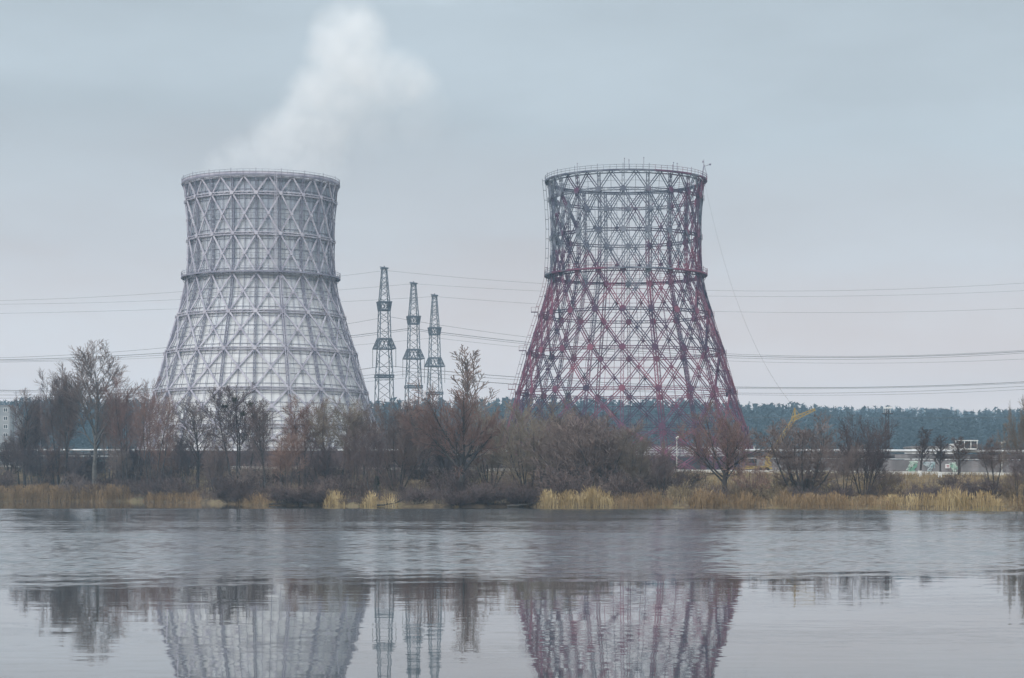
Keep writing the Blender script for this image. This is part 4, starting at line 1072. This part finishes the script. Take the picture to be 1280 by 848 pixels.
# fallen branches at the water's edge
for u, ln, lab in ((655, 4.2, 'pale fallen branch lying at the water beside the bright straw reeds'), (486, 3.0, 'dark fallen branch lying at the water below the leftmost lattice mast'), (352, 3.4, 'dark fallen trunk lying at the water below the clad tower')):
    x = PX(u, 265); y = shore_y(x)
    for _ in range(4): x = PX(u, y); y = shore_y(x)
    r2 = random.Random(u); m = MB(); o_ = empty('fallen_branch', (x, y - .3, .12)); tag(o_, lab, 'branch')
    pts = [Vector((-ln/2 + ln*i/7, r2.uniform(-.15, .15), .05 + .5*(i/7)**2 + r2.uniform(-.04, .04))) for i in range(8)]
    m.tube(pts, [.13 - .013*i for i in range(8)], 6)
    for q in range(9):
        p = pts[r2.randrange(2, 8)]; e = p + Vector((r2.uniform(-.2, .9), r2.uniform(-.5, .5), r2.uniform(.3, 1.1))); m.tube([p, p.lerp(e, .5) + Vector((0, 0, .08)), e], [.035, .025, .012], 4)
    m.build('limb', M['bark_pale' if u == 655 else 'bark'], o_)
# mistletoe balls in the dark clumpy tree
ymt = shore_y(PX(300, 330)) + .35*(road_y(PX(300, 330)) - shore_y(PX(300, 330)))
for q, (u, v, lab) in enumerate(((281, 509, 'dark mistletoe ball high in the clumpy tree before the clad tower, leftmost one'), (293, 500, 'dark mistletoe ball near the top of the clumpy tree before the clad tower'),
                                 (303, 518, 'dark mistletoe ball low in the middle of the clumpy tree'), (313, 507, 'dark mistletoe ball on the right side of the clumpy tree'))):
    r2 = random.Random(40 + q); m = MB()
    for _ in range(90):
        d = perp(Vector((0, 0, 1)), r2); d.z = r2.gauss(0, .6); d.normalize(); e = d*r2.uniform(.3, .55)
        m.bar(e*.1, e, .03); k = d.cross(Vector((.3, .2, .9))).normalized()*.11; n_ = len(m.v); m.v += [e - k, e + k, e + d*.16 + Vector((0, 0, .05))]; m.f.append((n_, n_+1, n_+2))
    o = m.build('mistletoe', M['mistletoe']); o.location = (PX(u, ymt), ymt, PZ(v, ymt)); tag(o, lab, 'mistletoe', 'mistletoe balls in the clumpy tree')

# ------------------------------------------------------------------ reeds, dry grass
def blades(name, label, cat, spots, mat, seed):
    """spots: iterable of (x, y, h, w) -> each a bent blade of two quads with a feathered tip"""
    r = np.random.default_rng(seed); S = np.asarray(spots); n = len(S)
    a = r.uniform(0, 6.283, n); lean = r.normal(0, .2, (n, 2))
    g = np.array([gz(x, y) for x, y in S[:, :2]]) - .05
    h, wd = S[:, 2], S[:, 3]
    dx, dy = np.cos(a)*wd/2, np.sin(a)*wd/2
    def P_(t, k, sgn):
        return np.stack([S[:, 0] + lean[:, 0]*h*t*t + sgn*dx*k, S[:, 1] + lean[:, 1]*h*t*t + sgn*dy*k, g + h*t], 1)
    Vv = np.concatenate([P_(0, 1, -1), P_(0, 1, 1), P_(.7, .8, -1), P_(.7, .8, 1), P_(.86, 1.9, -1), P_(.86, 1.9, 1), P_(1, .1, 0)])
    i = np.arange(n); T = np.concatenate([np.stack([i, i+n, i+3*n], 1), np.stack([i, i+3*n, i+2*n], 1), np.stack([i+2*n, i+3*n, i+5*n], 1), np.stack([i+2*n, i+5*n, i+4*n], 1), np.stack([i+4*n, i+5*n, i+6*n], 1)])
    o = np_mesh(name, Vv, T, mat); tag(o, label, cat, kind='stuff'); return o
def reedbed(label, u0, u1, h, depth, dens, mat, seed, back=-.8, ragged=.5):
    r2 = random.Random(seed); sp = []
    ya = shore_y(PX((u0+u1)/2, 300)); x0, x1 = PX(u0, shore_y(PX(u0, ya))), PX(u1, shore_y(PX(u1, ya)))
    n = int((x1-x0)*depth*dens)
    ph_ = [r2.uniform(0, 6.28) for _ in range(4)]
    for _ in range(n):
        x = r2.uniform(x0, x1); q = r2.random()
        lump = .5 + .5*math.sin(x*.9 + ph_[0])*math.sin(x*.37 + ph_[1]) + .25*math.sin(x*2.3 + ph_[2])
        e = min(1, min(x - x0, x1 - x)/1.5 + .25)
        hh = h*e*(1 - ragged*.5 + ragged*.5*lump)*r2.uniform(.7, 1.1)
        if r2.random() > .25 + .75*min(1, max(0, lump + .35)): continue
        sp.append((x, shore_y(x) + back + depth*q, hh, r2.uniform(.025, .055)))
    blades('reeds', label, 'reeds', sp, mat, seed)
reedbed('long even bed of dull golden reeds at the far left waterside', -60, 163, 2.5, 4.5, 34, M['reed_dull'], 1, ragged=.25)
reedbed('short tan reeds between the long left bed and the clad tower', 166, 250, 1.6, 3, 34, M['reed_dull'], 2)
reedbed('thin brown sedge below the clad tower', 290, 345, 1.5, 2.5, 26, M['reed_dull'], 3)
reedbed('two golden reed clumps below the right edge of the clad tower', 403, 434, 2.0, 2.2, 40, M['reed'], 4)
reedbed('golden reed clump below the leftmost lattice mast', 450, 498, 1.9, 2.2, 36, M['reed'], 5)
reedbed('tiny reed tuft below the three masts', 566, 574, 1.4, 1.4, 50, M['reed'], 6)
reedbed('tall bright straw coloured reed bed below the red skeleton', 666, 772, 2.1, 3.0, 38, M['reed'], 7, ragged=.75)
reedbed('duller reeds continuing the bright bed to the right', 762, 842, 1.8, 3, 34, M['reed_dull'], 8)
reedbed('brown reeds in front of the lone spreading tree', 862, 962, 1.9, 3.5, 34, M['reed_dull'], 9, ragged=.8)
reedbed('uneven tan reeds below the crane and the vase shaped tree', 958, 1120, 1.6, 4, 28, M['reed_dull'], 10, ragged=.8)
reedbed('tall golden reed bed below the graffiti fence', 1095, 1252, 1.95, 5, 24, M['reed'], 11, ragged=.85)
reedbed('low tan reeds at the right edge', 1245, 1330, 1.6, 3, 26, M['reed_dull'], 12)

r2 = random.Random(77); sp = []
while len(sp) < 42000:
    u = r2.uniform(640, 1330) if r2.random() < .7 else r2.uniform(-40, 1330); x = PX(u, 320); f = r2.random()
    if u < 640 and f < .45: continue
    s_ = shore_y(x); y = s_ + .3 + f*(road_y(x) - s_ - .2)
    lump = .5 + .5*math.sin(x*.7 + y*.31)*math.sin(y*.53 - x*.21)
    sp.append((x, y, r2.uniform(.25, .75)*(.5 + lump)*(1.25 - .6*f), r2.uniform(.03, .06)))
blades('grass', 'dry tan grass covering the far bank', 'grass', sp, M['grass'], 5)
r2 = random.Random(78); sp = []
while len(sp) < 30000:
    u = r2.uniform(-40, 850); x = PX(u, 340); f = r2.random()
    s_ = shore_y(x); y = s_ + .3 + f*(road_y(x) - s_ - .4)
    lump = .5 + .5*math.sin(x*.5 + y*.21)*math.sin(y*.43 - x*.3)
    sp.append((x, y, r2.uniform(.4, 1.5)*(.4 + lump), r2.uniform(.02, .04)))
blades('undergrowth', 'tangle of dark dead stems under the bare trees of the bank', 'undergrowth', sp, M['shrub'], 6)

# ------------------------------------------------------------------ steam plume
BALLS = []   # (u, v, radius px, weight)
for u, v, rp, wgt in ((438, 46, 46, 1.0), (420, 66, 38, .95), (450, 78, 44, .95), (428, 98, 46, .9), (402, 116, 42, .9), (440, 124, 46, .6), (476, 112, 38, .55), (512, 98, 32, .8), (496, 84, 26, .55), (530, 116, 26, .3), (386, 138, 38, .8), (410, 154, 42, .6), (366, 164, 40, .7), (344, 186, 40, .62), (392, 184, 42, .5), (310, 204, 34, .55), (350, 208, 40, .55), (390, 208, 34, .5), (276, 214, 26, .42), (412, 214, 24, .4), (320, 218, 26, .6), (370, 220, 26, .55), (460, 150, 44, .22), (520, 140, 44, .14)):
    BALLS.append((PX(u, 562), 562 + rng.uniform(-5, 5), PZ(v, 562), rp*562/FP*1.32, wgt))
import bmesh
bm = bmesh.new()
for x, y, z, r, wgt in BALLS:
    bmesh.ops.create_icosphere(bm, subdivisions=3, radius=r*1.0, matrix=Matrix.Translation((x, y, z)))
me = bpy.data.meshes.new('steam'); bm.to_mesh(me); bm.free()
st = bpy.data.objects.new('steam', me); COL.objects.link(st)
rm_ = st.modifiers.new('merge', 'REMESH'); rm_.mode = 'VOXEL'; rm_.voxel_size = 1.6
tag(st, 'soft white plume of steam drifting up from the clad cooling tower', 'steam', kind='stuff')
m = bpy.data.materials.new('steam'); m.use_nodes = True; N = m.node_tree.nodes; L = m.node_tree.links
N.remove(N['Principled BSDF']); out = N['Material Output']
vol = N.new('ShaderNodeVolumePrincipled'); L.new(vol.outputs[0], out.inputs['Volume'])
vol.inputs['Color'].default_value = (.997, .998, .999, 1); vol.inputs['Anisotropy'].default_value = 0
g = N.new('ShaderNodeNewGeometry')
wn = N.new('ShaderNodeTexNoise'); wn.inputs['Scale'].default_value = .11; wn.inputs['Detail'].default_value = 4; L.new(g.outputs['Position'], wn.inputs['Vector'])
wv = N.new('ShaderNodeVectorMath'); wv.operation = 'SUBTRACT'; L.new(wn.outputs['Color'], wv.inputs[0]); wv.inputs[1].default_value = (.5, .5, .5)
ws = N.new('ShaderNodeVectorMath'); ws.operation = 'SCALE'; L.new(wv.outputs[0], ws.inputs[0]); ws.inputs['Scale'].default_value = 8.0
wp = N.new('ShaderNodeVectorMath'); wp.operation = 'ADD'; L.new(g.outputs['Position'], wp.inputs[0]); L.new(ws.outputs[0], wp.inputs[1])
acc = None
for x, y, z, r, wgt in BALLS:
    d = N.new('ShaderNodeVectorMath'); d.operation = 'DISTANCE'; L.new(wp.outputs[0], d.inputs[0]); d.inputs[1].default_value = (x, y, z)
    mr = N.new('ShaderNodeMapRange'); mr.interpolation_type = 'SMOOTHSTEP'; L.new(d.outputs['Value'], mr.inputs['Value'])
    mr.inputs[1].default_value = r*.98; mr.inputs[2].default_value = r*.25; mr.inputs[3].default_value = 0; mr.inputs[4].default_value = wgt
    acc = mr.outputs[0] if acc is None else math_n(N, L, 'MAXIMUM', acc, mr.outputs[0])
fn = N.new('ShaderNodeTexNoise'); fn.inputs['Scale'].default_value = .16; fn.inputs['Detail'].default_value = 5; L.new(g.outputs['Position'], fn.inputs['Vector'])
fr = N.new('ShaderNodeMapRange'); L.new(fn.outputs['Fac'], fr.inputs['Value']); fr.inputs[1].default_value = .3; fr.inputs[2].default_value = .65; fr.inputs[3].default_value = .3; fr.inputs[4].default_value = 1.35
L.new(math_n(N, L, 'MULTIPLY', math_n(N, L, 'MULTIPLY', acc, fr.outputs[0]), .09), vol.inputs['Density'])
me.materials.append(m)

# ------------------------------------------------------------------ haze
b = MB(); b.box((0, 1395, 73), (2900, 3300, 152)); hz = b.build('haze', None); tag(hz, kind='stuff')
m = bpy.data.materials.new('haze'); m.use_nodes = True; N = m.node_tree.nodes; L = m.node_tree.links
N.remove(N['Principled BSDF']); vol = N.new('ShaderNodeVolumePrincipled'); L.new(vol.outputs[0], N['Material Output'].inputs['Volume'])
vol.inputs['Color'].default_value = (.54, .79, 1.0, 1); vol.inputs['Density'].default_value = .00023
hz.data.materials.append(m)

# ------------------------------------------------------------------ render settings
SC.view_settings.view_transform = 'Standard'; SC.view_settings.look = 'None'; SC.view_settings.gamma = 1; SC.view_settings.exposure = 0.25
SC.view_settings.use_curve_mapping = False
cy = SC.cycles
cy.max_bounces = 12; cy.diffuse_bounces = 2; cy.glossy_bounces = 3; cy.transmission_bounces = 2; cy.volume_bounces = 12; cy.transparent_max_bounces = 4
cy.volume_step_rate = 1.0; cy.volume_max_steps = 256
cy.use_denoising = True
cy.use_adaptive_sampling = False
cy.sample_clamp_indirect = 8
